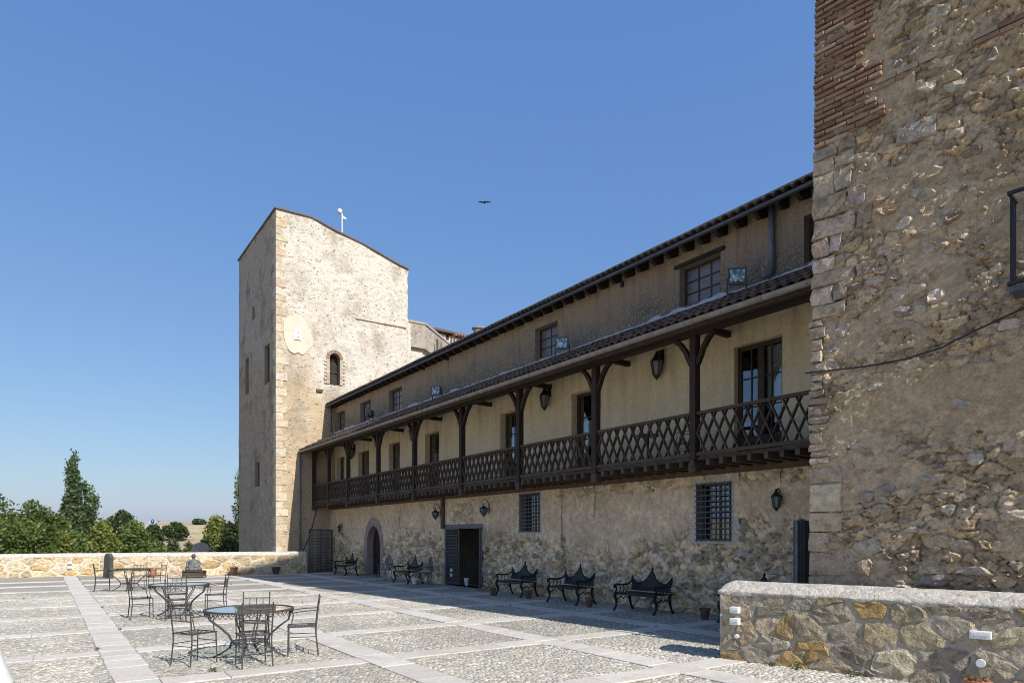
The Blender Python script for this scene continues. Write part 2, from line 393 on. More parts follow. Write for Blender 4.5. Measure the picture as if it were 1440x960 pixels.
def mat_terrain():
    t = NT('dry_field'); p = t.pos()
    n1 = t.noise(p, 0.03, 6, 0.6); n2 = t.noise(p, 0.6, 5, 0.6); n3 = t.noise(t.scale(p, (0.01, 0.05, 1)), 1, 4)
    c = t.mix(t.ramp(n1, [(0.4, 0.0), (0.6, 1.0)]), (0.36, 0.28, 0.16), (0.44, 0.36, 0.22))
    c = t.mix(t.ramp(n2, [(0.55, 0.0), (0.68, 0.75)]), c, (0.12, 0.13, 0.05))
    c = t.mix(t.ramp(n3, [(0.5, 0.0), (0.62, 0.5)]), c, (0.26, 0.20, 0.12))
    t.fin(c, 0.95, t.bump(n2, 0.5, 0.3))
mat_terrain()

# ------------------------------------------------------------------ object helpers
BASE = {}          # base location of each Empty
def tag(o, label=None, cat=None, group=None, kind=None):
    if label: o['label'] = label
    if cat: o['category'] = cat
    if group: o['group'] = group
    if kind: o['kind'] = kind
    return o
def thing(name, label, cat, loc=(0, 0, 0), rz=0.0, group=None):
    o = bpy.data.objects.new(name, None)
    o.empty_display_size = 0.2
    o.location = loc; o.rotation_euler = (0, 0, rz)
    COL.objects.link(o)
    BASE[o.name] = Matrix.Translation(Vector(loc)) @ Matrix.Rotation(rz, 4, 'Z')
    return tag(o, label, cat, group)
def link(name, me, parent=None, world=False):
    o = bpy.data.objects.new(name, me)
    COL.objects.link(o)
    if parent is not None:
        o.parent = parent
        if world and parent.name in BASE: o.matrix_parent_inverse = BASE[parent.name].inverted()
    return o
def mk(name, verts, faces, mat, parent=None, world=False, smooth=False, cols=None):
    me = bpy.data.meshes.new(name)
    if isinstance(verts, np.ndarray): verts = verts.tolist()
    me.from_pydata(verts, [], faces)
    if cols is not None: set_cols(me, cols)
    me.materials.append(MATS[mat])
    if smooth: me.polygons.foreach_set('use_smooth', [True] * len(me.polygons))
    me.update()
    return link(name, me, parent, world)
def set_cols(me, cols):
    a = me.attributes.new('Col', 'FLOAT_COLOR', 'POINT')
    c = np.ones((len(me.vertices), 4), np.float32)
    c[:, :3] = np.asarray(cols, np.float32).reshape(-1, 3)
    a.data.foreach_set('color', c.ravel())
def big_mesh(name, V, loops, starts, totals, mat, parent=None, world=False, smooth=False, cols=None, kind=None):
    """Fast numpy path for joined pieces."""
    me = bpy.data.meshes.new(name)
    me.vertices.add(len(V)); me.vertices.foreach_set('co', np.asarray(V, np.float32).ravel())
    me.loops.add(len(loops)); me.loops.foreach_set('vertex_index', np.asarray(loops, np.int32))
    me.polygons.add(len(starts)); me.polygons.foreach_set('loop_start', np.asarray(starts, np.int32))
    if cols is not None: set_cols(me, cols)
    me.materials.append(MATS[mat])
    me.update(calc_edges=True)
    if smooth: me.polygons.foreach_set('use_smooth', np.ones(len(starts), bool))
    o = link(name, me, parent, world)
    if kind: o['kind'] = kind
    return o
def copy_tree(o, parent=None):
    c = o.copy(); COL.objects.link(c); c.parent = parent
    for ch in o.children: copy_tree(ch, c)
    return c

class MB:
    def __init__(s): s.v = []; s.f = []
    def add(s, vs, fs):
        k = len(s.v); s.v += [tuple(v) for v in vs]; s.f += [tuple(i + k for i in f) for f in fs]
        return s
    def box(s, x0, x1, y0, y1, z0, z1):
        return s.add([(x0, y0, z0), (x1, y0, z0), (x1, y1, z0), (x0, y1, z0), (x0, y0, z1), (x1, y0, z1), (x1, y1, z1), (x0, y1, z1)],
                     [(0, 3, 2, 1), (4, 5, 6, 7), (0, 1, 5, 4), (1, 2, 6, 5), (2, 3, 7, 6), (3, 0, 4, 7)])
    def bar(s, p0, p1, w, h=None, up=(0, 0, 1)):
        p0 = Vector(p0); p1 = Vector(p1); d = (p1 - p0).normalized(); up = Vector(up)
        if abs(d.dot(up)) > 0.98: up = Vector((1, 0, 0))
        a = d.cross(up).normalized(); b = a.cross(d).normalized()
        h = w if h is None else h
        vs = []
        for p in (p0, p1):
            for sa, sb in ((-1, -1), (1, -1), (1, 1), (-1, 1)): vs.append(p + a * sa * w / 2 + b * sb * h / 2)
        return s.add(vs, [(0, 3, 2, 1), (4, 5, 6, 7), (0, 1, 5, 4), (1, 2, 6, 5), (2, 3, 7, 6), (3, 0, 4, 7)])
    def tube(s, pts, r, n=6, caps=True):
        pts = [Vector(p) for p in pts]; m = len(pts)
        rs = r if isinstance(r, (list, tuple)) else [r] * m
        t0 = (pts[1] - pts[0]).normalized()
        up = Vector((0, 0, 1)) if abs(t0.z) < 0.9 else Vector((1, 0, 0))
        a = t0.cross(up).normalized()
        vs = []
        for i, p in enumerate(pts):
            t = (pts[min(i + 1, m - 1)] - pts[max(i - 1, 0)]).normalized()
            a = (a - t * a.dot(t)).normalized(); b = t.cross(a)
            for k in range(n):
                q = 2 * math.pi * k / n
                vs.append(p + (a * math.cos(q) + b * math.sin(q)) * rs[i])
        fs = []
        for i in range(m - 1):
            for k in range(n):
                fs.append((i * n + k, i * n + (k + 1) % n, (i + 1) * n + (k + 1) % n, (i + 1) * n + k))
        if caps: fs.append(tuple(range(n - 1, -1, -1))); fs.append(tuple((m - 1) * n + k for k in range(n)))
        return s.add(vs, fs)
    def lathe(s, prof, n=16, c=(0, 0, 0), caps=True):
        vs = []; fs = []
        for r, z in prof:
            for k in range(n):
                q = 2 * math.pi * k / n
                vs.append((c[0] + r * math.cos(q), c[1] + r * math.sin(q), c[2] + z))
        for i in range(len(prof) - 1):
            for k in range(n):
                fs.append((i * n + k, i * n + (k + 1) % n, (i + 1) * n + (k + 1) % n, (i + 1) * n + k))
        if caps: fs.append(tuple(range(n - 1, -1, -1))); fs.append(tuple((len(prof) - 1) * n + k for k in range(n)))
        return s.add(vs, fs)
    def prism(s, poly, off):
        """Extrude a 3-D polygon by the vector off."""
        n = len(poly); off = Vector(off)
        vs = [Vector(p) for p in poly] + [Vector(p) + off for p in poly]
        return s.add(vs, [tuple(range(n - 1, -1, -1)), tuple(range(n, 2 * n))] + [(i, (i + 1) % n, n + (i + 1) % n, n + i) for i in range(n)])
    def quad(s, a, b, c, d): return s.add([a, b, c, d], [(0, 1, 2, 3)])
    def build(s, name, mat, parent=None, world=False, smooth=False):
        return mk(name, s.v, s.f, mat, parent, world, smooth)

def lin(a, b, step, extra=()):
    n = max(1, int(round((b - a) / step)))
    base = [a + (b - a) * i / n for i in range(n + 1)]
    ex = [e for e in extra if a < e < b]
    out = [x for x in base if all(abs(x - e) > step * 0.35 for e in ex) or x in (a, b)]
    return np.array(sorted(set(out + ex)))
def wall_grid(name, us, vs, holes, mapper, disp, mat, parent, world=True, skip=None, tint=None, smooth=True):
    U, V = np.meshgrid(us, vs)
    D = disp(U, V) if disp else np.zeros_like(U)
    P = mapper(U, V, D)
    V3 = np.stack(P, -1).reshape(-1, 3)
    nu = len(us); nv = len(vs)
    i, j = np.meshgrid(np.arange(nu - 1), np.arange(nv - 1))
    uc = (us[i] + us[i + 1]) / 2; vc = (vs[j] + vs[j + 1]) / 2
    keep = np.ones_like(uc, bool)
    for (u0, u1, v0, v1) in holes: keep &= ~((uc > u0) & (uc < u1) & (vc > v0) & (vc < v1))
    if skip is not None: keep &= ~skip(uc, vc)
    a = (j * nu + i)[keep]
    q = np.stack([a, a + 1, a + 1 + nu, a + nu], -1)
    n = len(q)
    return big_mesh(name, V3, q.ravel(), np.arange(n) * 4, None, mat, parent, world, smooth, tint(U, V).reshape(-1, 3) if tint else None)

# ------------------------------------------------------------------ stones
def clip(poly, nx, ny, c):
    out = []; n = len(poly)
    for i in range(n):
        p = poly[i]; q = poly[(i + 1) % n]
        dp = p[0] * nx + p[1] * ny - c; dq = q[0] * nx + q[1] * ny - c
        if dp <= 0: out.append(p)
        if (dp < 0 < dq) or (dq < 0 < dp):
            t = dp / (dp - dq); out.append((p[0] + (q[0] - p[0]) * t, p[1] + (q[1] - p[1]) * t))
    return out
def voronoi(u0, u1, v0, v1, su, sv, rng, jit=0.42, drop=0.12):
    """Irregular stone cells over a rectangle; su, sv are the mean stone width and course height."""
    k = su / sv; seeds = {}
    nu = int(math.ceil((u1 - u0) / su)); nv = int(math.ceil((v1 - v0) / sv))
    pts = []
    for j in range(-1, nv + 1):
        off = rng.random()
        for i in range(-2, nu + 2):
            if rng.random() < drop: continue
            x = u0 + (i + off + rng.uniform(-jit, jit)) * su
            y = (v0 + (j + 0.5 + rng.uniform(-jit, jit) * 0.8) * sv) * k
            pts.append((x, y)); seeds.setdefault((int(math.floor(x / su)), int(math.floor(y / su))), []).append(len(pts) - 1)
    cells = []
    for a, (x, y) in enumerate(pts):
        if not (u0 - su * .5 < x < u1 + su * .5 and v0 * k - su * .5 < y < v1 * k + su * .5): continue
        poly = [(u0, v0 * k), (u1, v0 * k), (u1, v1 * k), (u0, v1 * k)]
        cx, cy = int(math.floor(x / su)), int(math.floor(y / su))
        for dx in (-2, -1, 0, 1, 2):
            for dy in (-2, -1, 0, 1, 2):
                for b in seeds.get((cx + dx, cy + dy), ()):
                    if b == a: continue
                    x2, y2 = pts[b]; nx, ny = x2 - x, y2 - y
                    poly = clip(poly, nx, ny, (x2 * x2 + y2 * y2 - x * x - y * y) / 2)
                    if len(poly) < 3: break
                if len(poly) < 3: break
            if len(poly) < 3: break
        if len(poly) >= 3: cells.append([(p[0], p[1] / k) for p in poly])
    return cells
def resample(poly, n):
    P = np.array(poly + [poly[0]]); L = np.r_[0, np.cumsum(np.hypot(*np.diff(P, axis=0).T))]
    t = np.linspace(0, L[-1], n, endpoint=False)
    return np.stack([np.interp(t, L, P[:, 0]), np.interp(t, L, P[:, 1])], -1)
def stone_geo(poly, gap, proud, rng, mapper, rough=0.25, n=9, flat=0.62):
    P = np.array(poly); c = P.mean(0)
    R = np.hypot(*(P - c).T).mean()
    if R < gap * 1.6: return None
    P = c + (P - c) * (1 - gap / R)
    q = []
    for i in range(len(P)):
        a, b = P[i], P[(i + 1) % len(P)]
        q += [tuple(a * .87 + b * .13), tuple(a * .13 + b * .87)]
    P = resample(q, n); c = P.mean(0)
    P = P + np.array([[rng.uniform(-1, 1), rng.uniform(-1, 1)] for _ in range(n)]) * R * 0.09
    tu, tv = rng.uniform(-.35, .35) * proud / R, rng.uniform(-.35, .35) * proud / R
    vs = []
    for s, h, j in ((1.04, -0.05, 0), (0.97, proud * 0.45, rough), (flat, proud, rough)):
        for p in P:
            w = c + (p - c) * s
            vs.append((w[0], w[1], h + (tu * (w[0] - c[0]) + tv * (w[1] - c[1]) if h > 0 else 0) + rng.uniform(-1, 1) * j * abs(proud)))
    vs.append((c[0], c[1], proud * (1.05 + rng.uniform(-1, 1) * rough)))
    A = np.array(vs)
    V = np.stack(mapper(A[:, 0], A[:, 1], A[:, 2]), -1)
    fs = []
    for r in (0, 1):
        for i in range(n): fs.append((r * n + i, r * n + (i + 1) % n, (r + 1) * n + (i + 1) % n, (r + 1) * n + i))
    for i in range(n): fs.append((2 * n + i, 2 * n + (i + 1) % n, 3 * n))
    return V, fs
CAMP = np.array([0, 0, H])
def lay_stones(items, parent, mat, limit=300, name='stone', smooth=False):
    """items: list of (V, faces, colour). The largest in view become parts, the rest one joined part."""
    def size(it):
        e = it[0].max(0) - it[0].min(0); d = np.linalg.norm(it[0].mean(0) - CAMP)
        return -float(np.linalg.norm(e)) / d
    items = sorted(items, key=size)
    for V, fs, c in items[:limit]:
        mk(name, V, fs, mat, parent, True, smooth, np.tile(c, (len(V), 1)))
    rest = items[limit:]
    if rest:
        vs = []; fs2 = []; cs = []; k = 0
        for V, fs, c in rest:
            vs.append(V); cs.append(np.tile(c, (len(V), 1))); fs2 += [tuple(i + k for i in f) for f in fs]; k += len(V)
        o = mk('small_' + name + 's', np.concatenate(vs), fs2, mat, parent, True, smooth, np.concatenate(cs))
        o['kind'] = 'stuff'
def pick(pal, rng, var=0.12):
    c = np.array(pal[rng.randrange(len(pal))]) * (1 + rng.uniform(-var, var) * 1.6)
    return np.clip(c * (1 + np.array([rng.uniform(-1, 1) for _ in range(3)]) * 0.03), 0.02, 0.9)

# ------------------------------------------------------------------ terrain and terrace
FW = Vector((ST, CT, 0)); RT = Vector((CT, -ST, 0))
def terrain_h(x, y):
    d = np.hypot(np.asarray(x) - 3, np.asarray(y) - 10)
    t = np.clip((d - 55) / 175, 0, 1); t = t * t * (3 - 2 * t)
    b = fbm(np.asarray(x) / 60, np.asarray(y) / 60, 5, 4) * 4.0 * np.clip((d - 60) / 150, 0, 1)
    far = np.clip((d - 260) / 1800, 0, 1) * 6
    return -8.0 + 14.6 * t + b * 0.6 + far
def build_terrain():
    rs = np.r_[0, np.geomspace(20, 4200, 120)]; na = 220
    ang = np.linspace(0, 2 * np.pi, na, endpoint=False)
    R, A = np.meshgrid(rs, ang, indexing='ij')
    X = R * np.cos(A); Y = R * np.sin(A)
    V = np.stack([X, Y, terrain_h(X, Y)], -1).reshape(-1, 3)
    i, j = np.meshgrid(np.arange(len(rs) - 1), np.arange(na), indexing='ij')
    a = i * na + j; b = i * na + (j + 1) % na
    q = np.stack([a, b, b + na, a + na], -1).reshape(-1, 4)
    o = big_mesh('terrain', V, q.ravel(), np.arange(len(q)) * 4, None, 'dry_field', smooth=True)
    tag(o, 'dry grassy fields rising beyond the terrace', None, None, 'structure')
build_terrain()

TERR_Y = 35.3
terrace = MB().box(-16, 12.6, -8, TERR_Y, -9.5, 0).build('terrace', 'terrace_bed')
tag(terrace, 'cobbled castle terrace with pale slab strips', None, None, 'structure')
SX = [(-2.30, -1.83), (0.66, 1.13), (3.60, 4.08), (6.50, 6.98), (9.40, 9.85)]
CY = [3.3, 6.02, 8.85, 11.56, 14.35, 17.1, 19.85, 22.6, 25.4, 28.2, 30.9]
CW = 0.43
SLABS = []
rng = random.Random(4)
for (a, b) in SX:
    y = 2.0; end = 34.8 if b < 2 else 31.2
    while y < end:
        L = rng.uniform(0.55, 1.05) if a > 2 else rng.uniform(0.36, 0.6)
        SLABS.append((a + rng.uniform(-.01, .01), b + rng.uniform(-.01, .01), y, min(y + L, end))); y += L
for c in CY:
    for (a, b) in zip(SX[:-1], SX[1:]):
        x0, x1 = a[1], b[0]; n = rng.choice([2, 2, 3])
        cuts = [x0] + [x0 + (x1 - x0) * (k + rng.uniform(-.15, .15)) / n for k in range(1, n)] + [x1]
        for p, q in zip(cuts[:-1], cuts[1:]):
            e = rng.uniform(-.012, .012)
            SLABS.append((p, q, c - CW / 2 + e, c + CW / 2 + e))
    if rng.random() < 2: SLABS.append((9.85, 11.1, c - CW / 2, c + CW / 2))
def slab_vis(s):
    cx, cy = (s[0] + s[1]) / 2, (s[2] + s[3]) / 2
    d = cx * ST + cy * CT; l = cx * CT - cy * ST
    return d > 6.8 and abs(l) < 0.75 * d + 1.0
for s in SLABS:
    if not slab_vis(s): continue
    g = 0.0035; x0, x1, y0, y1 = s[0] + g, s[1] - g, s[2] + g, s[3] - g
    z = 0.017 + rng.uniform(-.003, .004); t1, t2 = rng.uniform(-.002, .002), rng.uniform(-.002, .002)
    e = 0.010
    vs = [(x0, y0, -.02), (x1, y0, -.02), (x1, y1, -.02), (x0, y1, -.02),
          (x0, y0, z - .007), (x1, y0, z - .007), (x1, y1, z - .007), (x0, y1, z - .007),
          (x0 + e, y0 + e, z + t1), (x1 - e, y0 + e, z - t1 + t2), (x1 - e, y1 - e, z - t2), (x0 + e, y1 - e, z)]
    fs = [(0, 1, 5, 4), (1, 2, 6, 5), (2, 3, 7, 6), (3, 0, 4, 7), (4, 5, 9, 8), (5, 6, 10, 9), (6, 7, 11, 10), (7, 4, 8, 11), (8, 9, 10, 11)]
    mk('slab', vs, fs, 'slab', terrace)

def build_cobbles():
    g = np.random.default_rng(8)
    sp = 0.064
    xs = np.arange(-6, 11.9, sp); ys = np.arange(2, 31.8, sp * 0.88)
    X, Y = np.meshgrid(xs, ys)
    X = X + (np.arange(len(ys)) % 2)[:, None] * sp / 2
    X = (X + g.uniform(-.30, .30, X.shape) * sp).ravel(); Y = (Y + g.uniform(-.30, .30, Y.shape) * sp).ravel()
    D = X * ST + Y * CT; L = X * CT - Y * ST
    k = (D > 6.8) & (D < 21) & (np.abs(L) < 0.75 * D + 0.6)
    for (a, b, c, d) in SLABS: k &= ~((X > a - .022) & (X < b + .022) & (Y > c - .022) & (Y < d + .022))
    k &= g.random(X.shape) > 0.06
    X, Y, D = X[k], Y[k], D[k]
    n = len(X)
    r = sp * g.uniform(.42, .66, n); el = g.uniform(.7, 1.5, n); an = g.uniform(0, np.pi, n)
    hh = g.uniform(.004, .015, n) + .006 * fbm(X * 1.3, Y * 1.3, 19, 2); tx = g.uniform(-.12, .12, n); ty = g.uniform(-.12, .12, n)
    pal = np.array([(.37, .345, .29), (.42, .395, .335), (.34, .315, .26), (.48, .46, .40), (.40, .355, .275), (.32, .30, .255), (.38, .37, .325)])
    c = pal[g.integers(0, len(pal), n)] * g.uniform(.92, 1.08, n)[:, None]
    c *= (1 + fbm(X / 1.5, Y / 1.5, 21, 4) * 0.7)[:, None]
    K = 6
    q = np.arange(K) * 2 * np.pi / K
    rings = []
    for s, hz in ((1.08, -0.004), (0.74, 1.0)):
        jr = s * (1 + g.uniform(-.16, .16, (n, K)))
        lx = r[:, None] * el[:, None] ** .5 * jr * np.cos(q); ly = r[:, None] / el[:, None] ** .5 * jr * np.sin(q)
        gx = lx * np.cos(an)[:, None] - ly * np.sin(an)[:, None]; gy = lx * np.sin(an)[:, None] + ly * np.cos(an)[:, None]
        z = (hh[:, None] * hz if hz > 0 else np.full((n, K), hz)) + (gx * tx[:, None] + gy * ty[:, None]) * (1 if hz > 0 else 0)
        rings.append(np.stack([X[:, None] + gx, Y[:, None] + gy, z], -1))
    V = np.concatenate(rings, 1)                       # n, 2K, 3
    base = (np.arange(n) * 2 * K)[:, None, None]
    i = np.arange(K)
    f1 = np.stack([i, (i + 1) % K, K + (i + 1) % K, K + i], -1)
    quads = (base + f1[None]).reshape(-1)
    caps = (np.arange(n)[:, None] * 2 * K + K + i[None]).reshape(-1)
    loops = np.r_[quads, caps]
    starts = np.r_[np.arange(n * K) * 4, n * K * 4 + np.arange(n) * K]
    big_mesh('cobbles', V.reshape(-1, 3), loops, starts, None, 'cobble', terrace, False, True, np.repeat(c, 2 * K, 0), 'stuff')
build_cobbles()

# ------------------------------------------------------------------ low parapet walls
GOLD = [(.46, .36, .215), (.50, .41, .27), (.43, .345, .23), (.53, .45, .32), (.46, .30, .13), (.44, .375, .275), (.37, .31, .225), (.48, .39, .255)]
PALE = [(.60, .47, .29), (.66, .55, .38), (.56, .40, .21), (.62, .54, .41), (.54, .43, .28), (.64, .52, .34)]
def parapet(label, P0, P1, height, thick, su, sv, mats, pal, rng, cap_h=0.14, end_start=True, base_z=-0.05, gap=0.022, proud=0.02, mortar_amp=0.012, step=0.05):
    """A rubble wall from P0 to P1; its stone face looks to the left of the direction P1 -> P0."""
    P0 = np.array(P0, float); P1 = np.array(P1, float)
    L = np.linalg.norm(P1 - P0); e = (P1 - P0) / L
    n = np.array([e[1], -e[0]])
    if n.dot(-P0) < 0: n = -n                     # outward: towards the terrace
    root = thing('parapet_wall', label, 'wall', (float((P0 + P1)[0] / 2), float((P0 + P1)[1] / 2), 0))
    def mp(u, v, d):
        u = np.asarray(u); d = np.asarray(d)
        return P0[0] + e[0] * u + n[0] * d, P0[1] + e[1] * u + n[1] * d, np.asarray(v) + 0 * u
    def mp_end(u, v, d):                          # the end face at P0, u runs back into the wall
        u = np.asarray(u); d = np.asarray(d)
        return P0[0] - e[0] * d - n[0] * u, P0[1] - e[1] * d - n[1] * u, np.asarray(v) + 0 * u
    amp = lambda U, V: fbm(U * 9, V * 9, 31, 4) * mortar_amp * 2
    face = wall_grid('face', lin(0, L, step), lin(base_z, height - cap_h, step), [], mp, amp, mats[0], root)
    end = wall_grid('end_face', lin(0, thick, step), lin(base_z, height - cap_h, step), [], mp_end, amp, mats[0], root)
    back = MB()
    a = mp(0, base_z, -thick); b = mp(L, base_z, -thick)
    back.quad((a[0], a[1], base_z - 4), (b[0], b[1], base_z - 4), (b[0], b[1], height - cap_h), (a[0], a[1], height - cap_h))
    c = mp(L, 0, 0); back.quad((c[0], c[1], base_z), (b[0], b[1], base_z), (b[0], b[1], height - cap_h), (c[0], c[1], height - cap_h))
    back.build('back_face', mats[0], root, True)
    # cap: rounded mortar coping with an uneven edge
    us = lin(-0.03, L + 0.02, step); prof = [(-thick - .03, height - cap_h - .02), (-thick - .03, height - .06), (-thick + .04, height - .012), (-thick * .62, height), (-.19, height - .014), (-.07, height - .072), (.004, height - cap_h * .85), (.018, height - cap_h), (.0, height - cap_h - .05)]
    m = len(prof); V = []; F = []
    for i, u in enumerate(us):
        f = min(1, max(0, (u + .03) / .14)); rz = 0.05 * (1 - f) ** 2 if end_start else 0
        for j, (d, z) in enumerate(prof):
            w = 1 if j not in (0,) else 0
            dd = d + fb(u * 7, j * 1.7, 41, 4) * .022 * w; zz = z + fb(u * 7 + 9, j * 2.3, 43, 4) * .018 * w
            if j == m - 1: zz += fb(u * 3.3, 5, 47) * .09
            zz = min(zz, zz - rz) if zz > height - .09 else zz
            V.append([float(q) for q in mp(u, zz, dd)])
    for i in range(len(us) - 1):
        for j in range(m - 1): F.append((i * m + j, (i + 1) * m + j, (i + 1) * m + j + 1, i * m + j + 1))
    F.append(tuple(range(m))); F.append(tuple((len(us) - 1) * m + j for j in range(m - 1, -1, -1)))
    mk('coping', V, F, mats[1], root, True, True)
    items = []
    for poly in voronoi(0.0, L, base_z + .03, height - cap_h - .01, su, sv, rng, 0.48, 0.34):
        g = stone_geo(poly, gap * rng.uniform(.6, 1.8), proud * rng.uniform(.4, 2.0), rng, mp, 0.6, 13, rng.uniform(.6, .88))
        if g: items.append((g[0], g[1], pick(pal, rng)))
    lay_stones(items, face, mats[2])
    items = []
    for poly in voronoi(0.0, thick, base_z + .03, height - cap_h - .01, su, sv * 1.1, rng, 0.3, 0.1):
        g = stone_geo(poly, gap * .7, proud * rng.uniform(.5, 1.3), rng, mp_end, 0.5, 10, .8)
        if g: items.append((g[0], g[1], pick(pal, rng)))
    lay_stones(items, end, mats[2])
    return root, mp
rng = random.Random(11)
PE = np.array((7.75, 6.19)); PD = np.array((0.254, -0.967)); PD = PD / np.linalg.norm(PD)
near_parapet, near_mp = parapet('golden rubble parapet with white mortar coping in front of the near tower', PE, PE + PD * 6.5, 1.08, 0.5, 0.30, 0.20, ('parapet_mortar', 'cap_mortar', 'rubble'), GOLD, rng, step=0.022, gap=0.012, proud=0.013, mortar_amp=.022)
far_left, fl_mp = parapet('sunlit cream rubble parapet at the far left behind the paved strip', (2.6, 34.9), (-13, 34.9), 0.98, 0.45, 0.42, 0.27, ('far_mortar', 'cap_mortar', 'rubble'), PALE, rng, gap=0.02, proud=0.015, step=0.1)
far_right, fr_mp = parapet('cream rubble parapet behind the seated statue, ending at the metal gate', (2.15, 32.6), (10.0, 31.35), 1.02, 0.45, 0.42, 0.27, ('far_mortar', 'cap_mortar', 'rubble'), PALE, rng, gap=0.02, proud=0.015, step=0.1)
# the far right wall also closes towards the back at its start

# ------------------------------------------------------------------ near tower on the right
KC = np.array((8.942, 5.462)); KE = np.array((0.137, -0.9906)); KE = KE / np.linalg.norm(KE)
KN = np.array((KE[1], -KE[0])); KN = KN if KN[0] < 0 else -KN          # outward normal of its long face
K_H = 24.0
def keep_mp(u, v, d):
    u = np.asarray(u, float); v = np.asarray(v, float); d = np.asarray(d, float)
    bat = -0.13 * np.clip(1 - v / 10.5, -0.3, 1) * np.clip(1 - u / 3.0, 0, 1)      # the corner flares towards the base
    uu = u + bat
    return KC[0] + KE[0] * uu + KN[0] * d, KC[1] + KE[1] * uu + KN[1] * d, v
def keep_u(px):
    a, b = ray(px)               # d*a = KC.x + KE.x*u ; d*b = KC.y + KE.y*u
    M = np.array([[a, -KE[0]], [b, -KE[1]]]); s = np.linalg.solve(M, KC)
    return s[1], s[0]
def keep_uv(px, py):
    u, d = keep_u(px); return u, H + d * (HOR - py) / FPX
keep = thing('castle_tower', 'near rubble and brick tower corner filling the right side of the photo', 'tower', (12, 1, 0))
def keep_fields(U, V):
    wu = U + fbm(U * 6, V * 6, 55, 3) * .07; wv = V + fbm(U * 6 + 9, V * 6, 56, 3) * .05 + fbm(U * .8, V * .8, 63, 2) * .3
    e1, r1, ox, oy = cells(wu, wv, .23, .125, 57); e2, r2, px, py = cells(wu, wv, .075, .05, 58)
    band = np.clip(1.25 - np.abs(V - 3.45) / 0.5, 0, 1) * np.clip((U - 0.35 + fbm(U * 2, V * 2, 59, 3) * .8) / 0.3, 0, 1)
    cover = np.clip(fbm(U * 1.6, V * 1.6, 60, 4) * 5 + .42, 0, 1) * .85           # mortar smeared over the stones
    cover = np.maximum(cover, band)
    return e1, r1, ox, oy, e2, r2, band, cover
def keep_disp(U, V):
    e1, r1, ox, oy, e2, r2, band, cover = keep_fields(U, V)
    big = (r1 - .45) * .045 + ox * (r1 * 7 % 1 - .5) * .04 + oy * (r1 * 13 % 1 - .5) * .04 - .032 * np.exp(-(e1 / .07) ** 2)
    small = (r2 - .5) * .022 - .014 * np.exp(-(e2 / .14) ** 2)
    d = (big + small) * (1 - cover) + fbm(U * 18, V * 18, 51, 4, 0.7) * .034 * (1 - .65 * band) + np.maximum(fbm(U * 9, V * 9, 62, 3, .6) - .12, 0) * .10 * (1 - band) + fbm(U * 1.2, V * 1.2, 52, 3) * 0.06
    edge = np.clip(U / 0.06, 0, 1)
    return d * edge - (1 - edge) * 0.01
def keep_tint(U, V):
    e1, r1, ox, oy, e2, r2, band, cover = keep_fields(U, V)
    lum = 1 + ((r1 * 3.7 % 1) - .5) * .65 * (1 - cover) + (r2 - .5) * .22 * (1 - cover) - .10 * band
    lum = lum * (1 - .45 * np.exp(-(e1 / .05) ** 2) * (1 - cover)) * (1 + fbm(U * 22, V * 22, 64, 3) * .55)
    warm = ((r1 * 11.3 % 1) - .5) * .22 * (1 - cover) + band * .06
    return np.stack([lum * (1 + warm * .4), lum, lum * (1 - warm)], -1)
kwall = wall_grid('front_wall', np.r_[np.arange(0, 3.4, 0.017), np.arange(3.4, 10.01, 0.06)], np.r_[np.arange(-0.2, 10.6, 0.017), np.arange(10.6, K_H + .01, 0.15)], [], keep_mp, keep_disp, 'keep_mortar', keep, tint=keep_tint, smooth=False)
m = MB()
def kp(u, n, z):
    p = KC + KE * u + KN * n; return (p[0], p[1], z)
for z0, z1 in ((-0.2, 3.5), (3.5, 7), (7, 10.5), (10.5, K_H)):
    b0 = -0.13 * max(-.3, 1 - z0 / 10.5); b1 = -0.13 * max(-.3, 1 - z1 / 10.5)
    m.quad(kp(b0, -0.005, z0), kp(b0, -9, z0), kp(b1, -9, z1), kp(b1, -0.005, z1))
m.quad(kp(10, 0, -.2), kp(10, -9, -.2), kp(10, -9, K_H), kp(10, 0, K_H))
m.quad(kp(0, -9, -.2), kp(10, -9, -.2), kp(10, -9, K_H), kp(0, -9, K_H))
m.quad(kp(0, 0, K_H), kp(10, 0, K_H), kp(10, -9, K_H), kp(0, -9, K_H))
m.build('side_wall', 'keep_side', keep, True)
rng = random.Random(23)
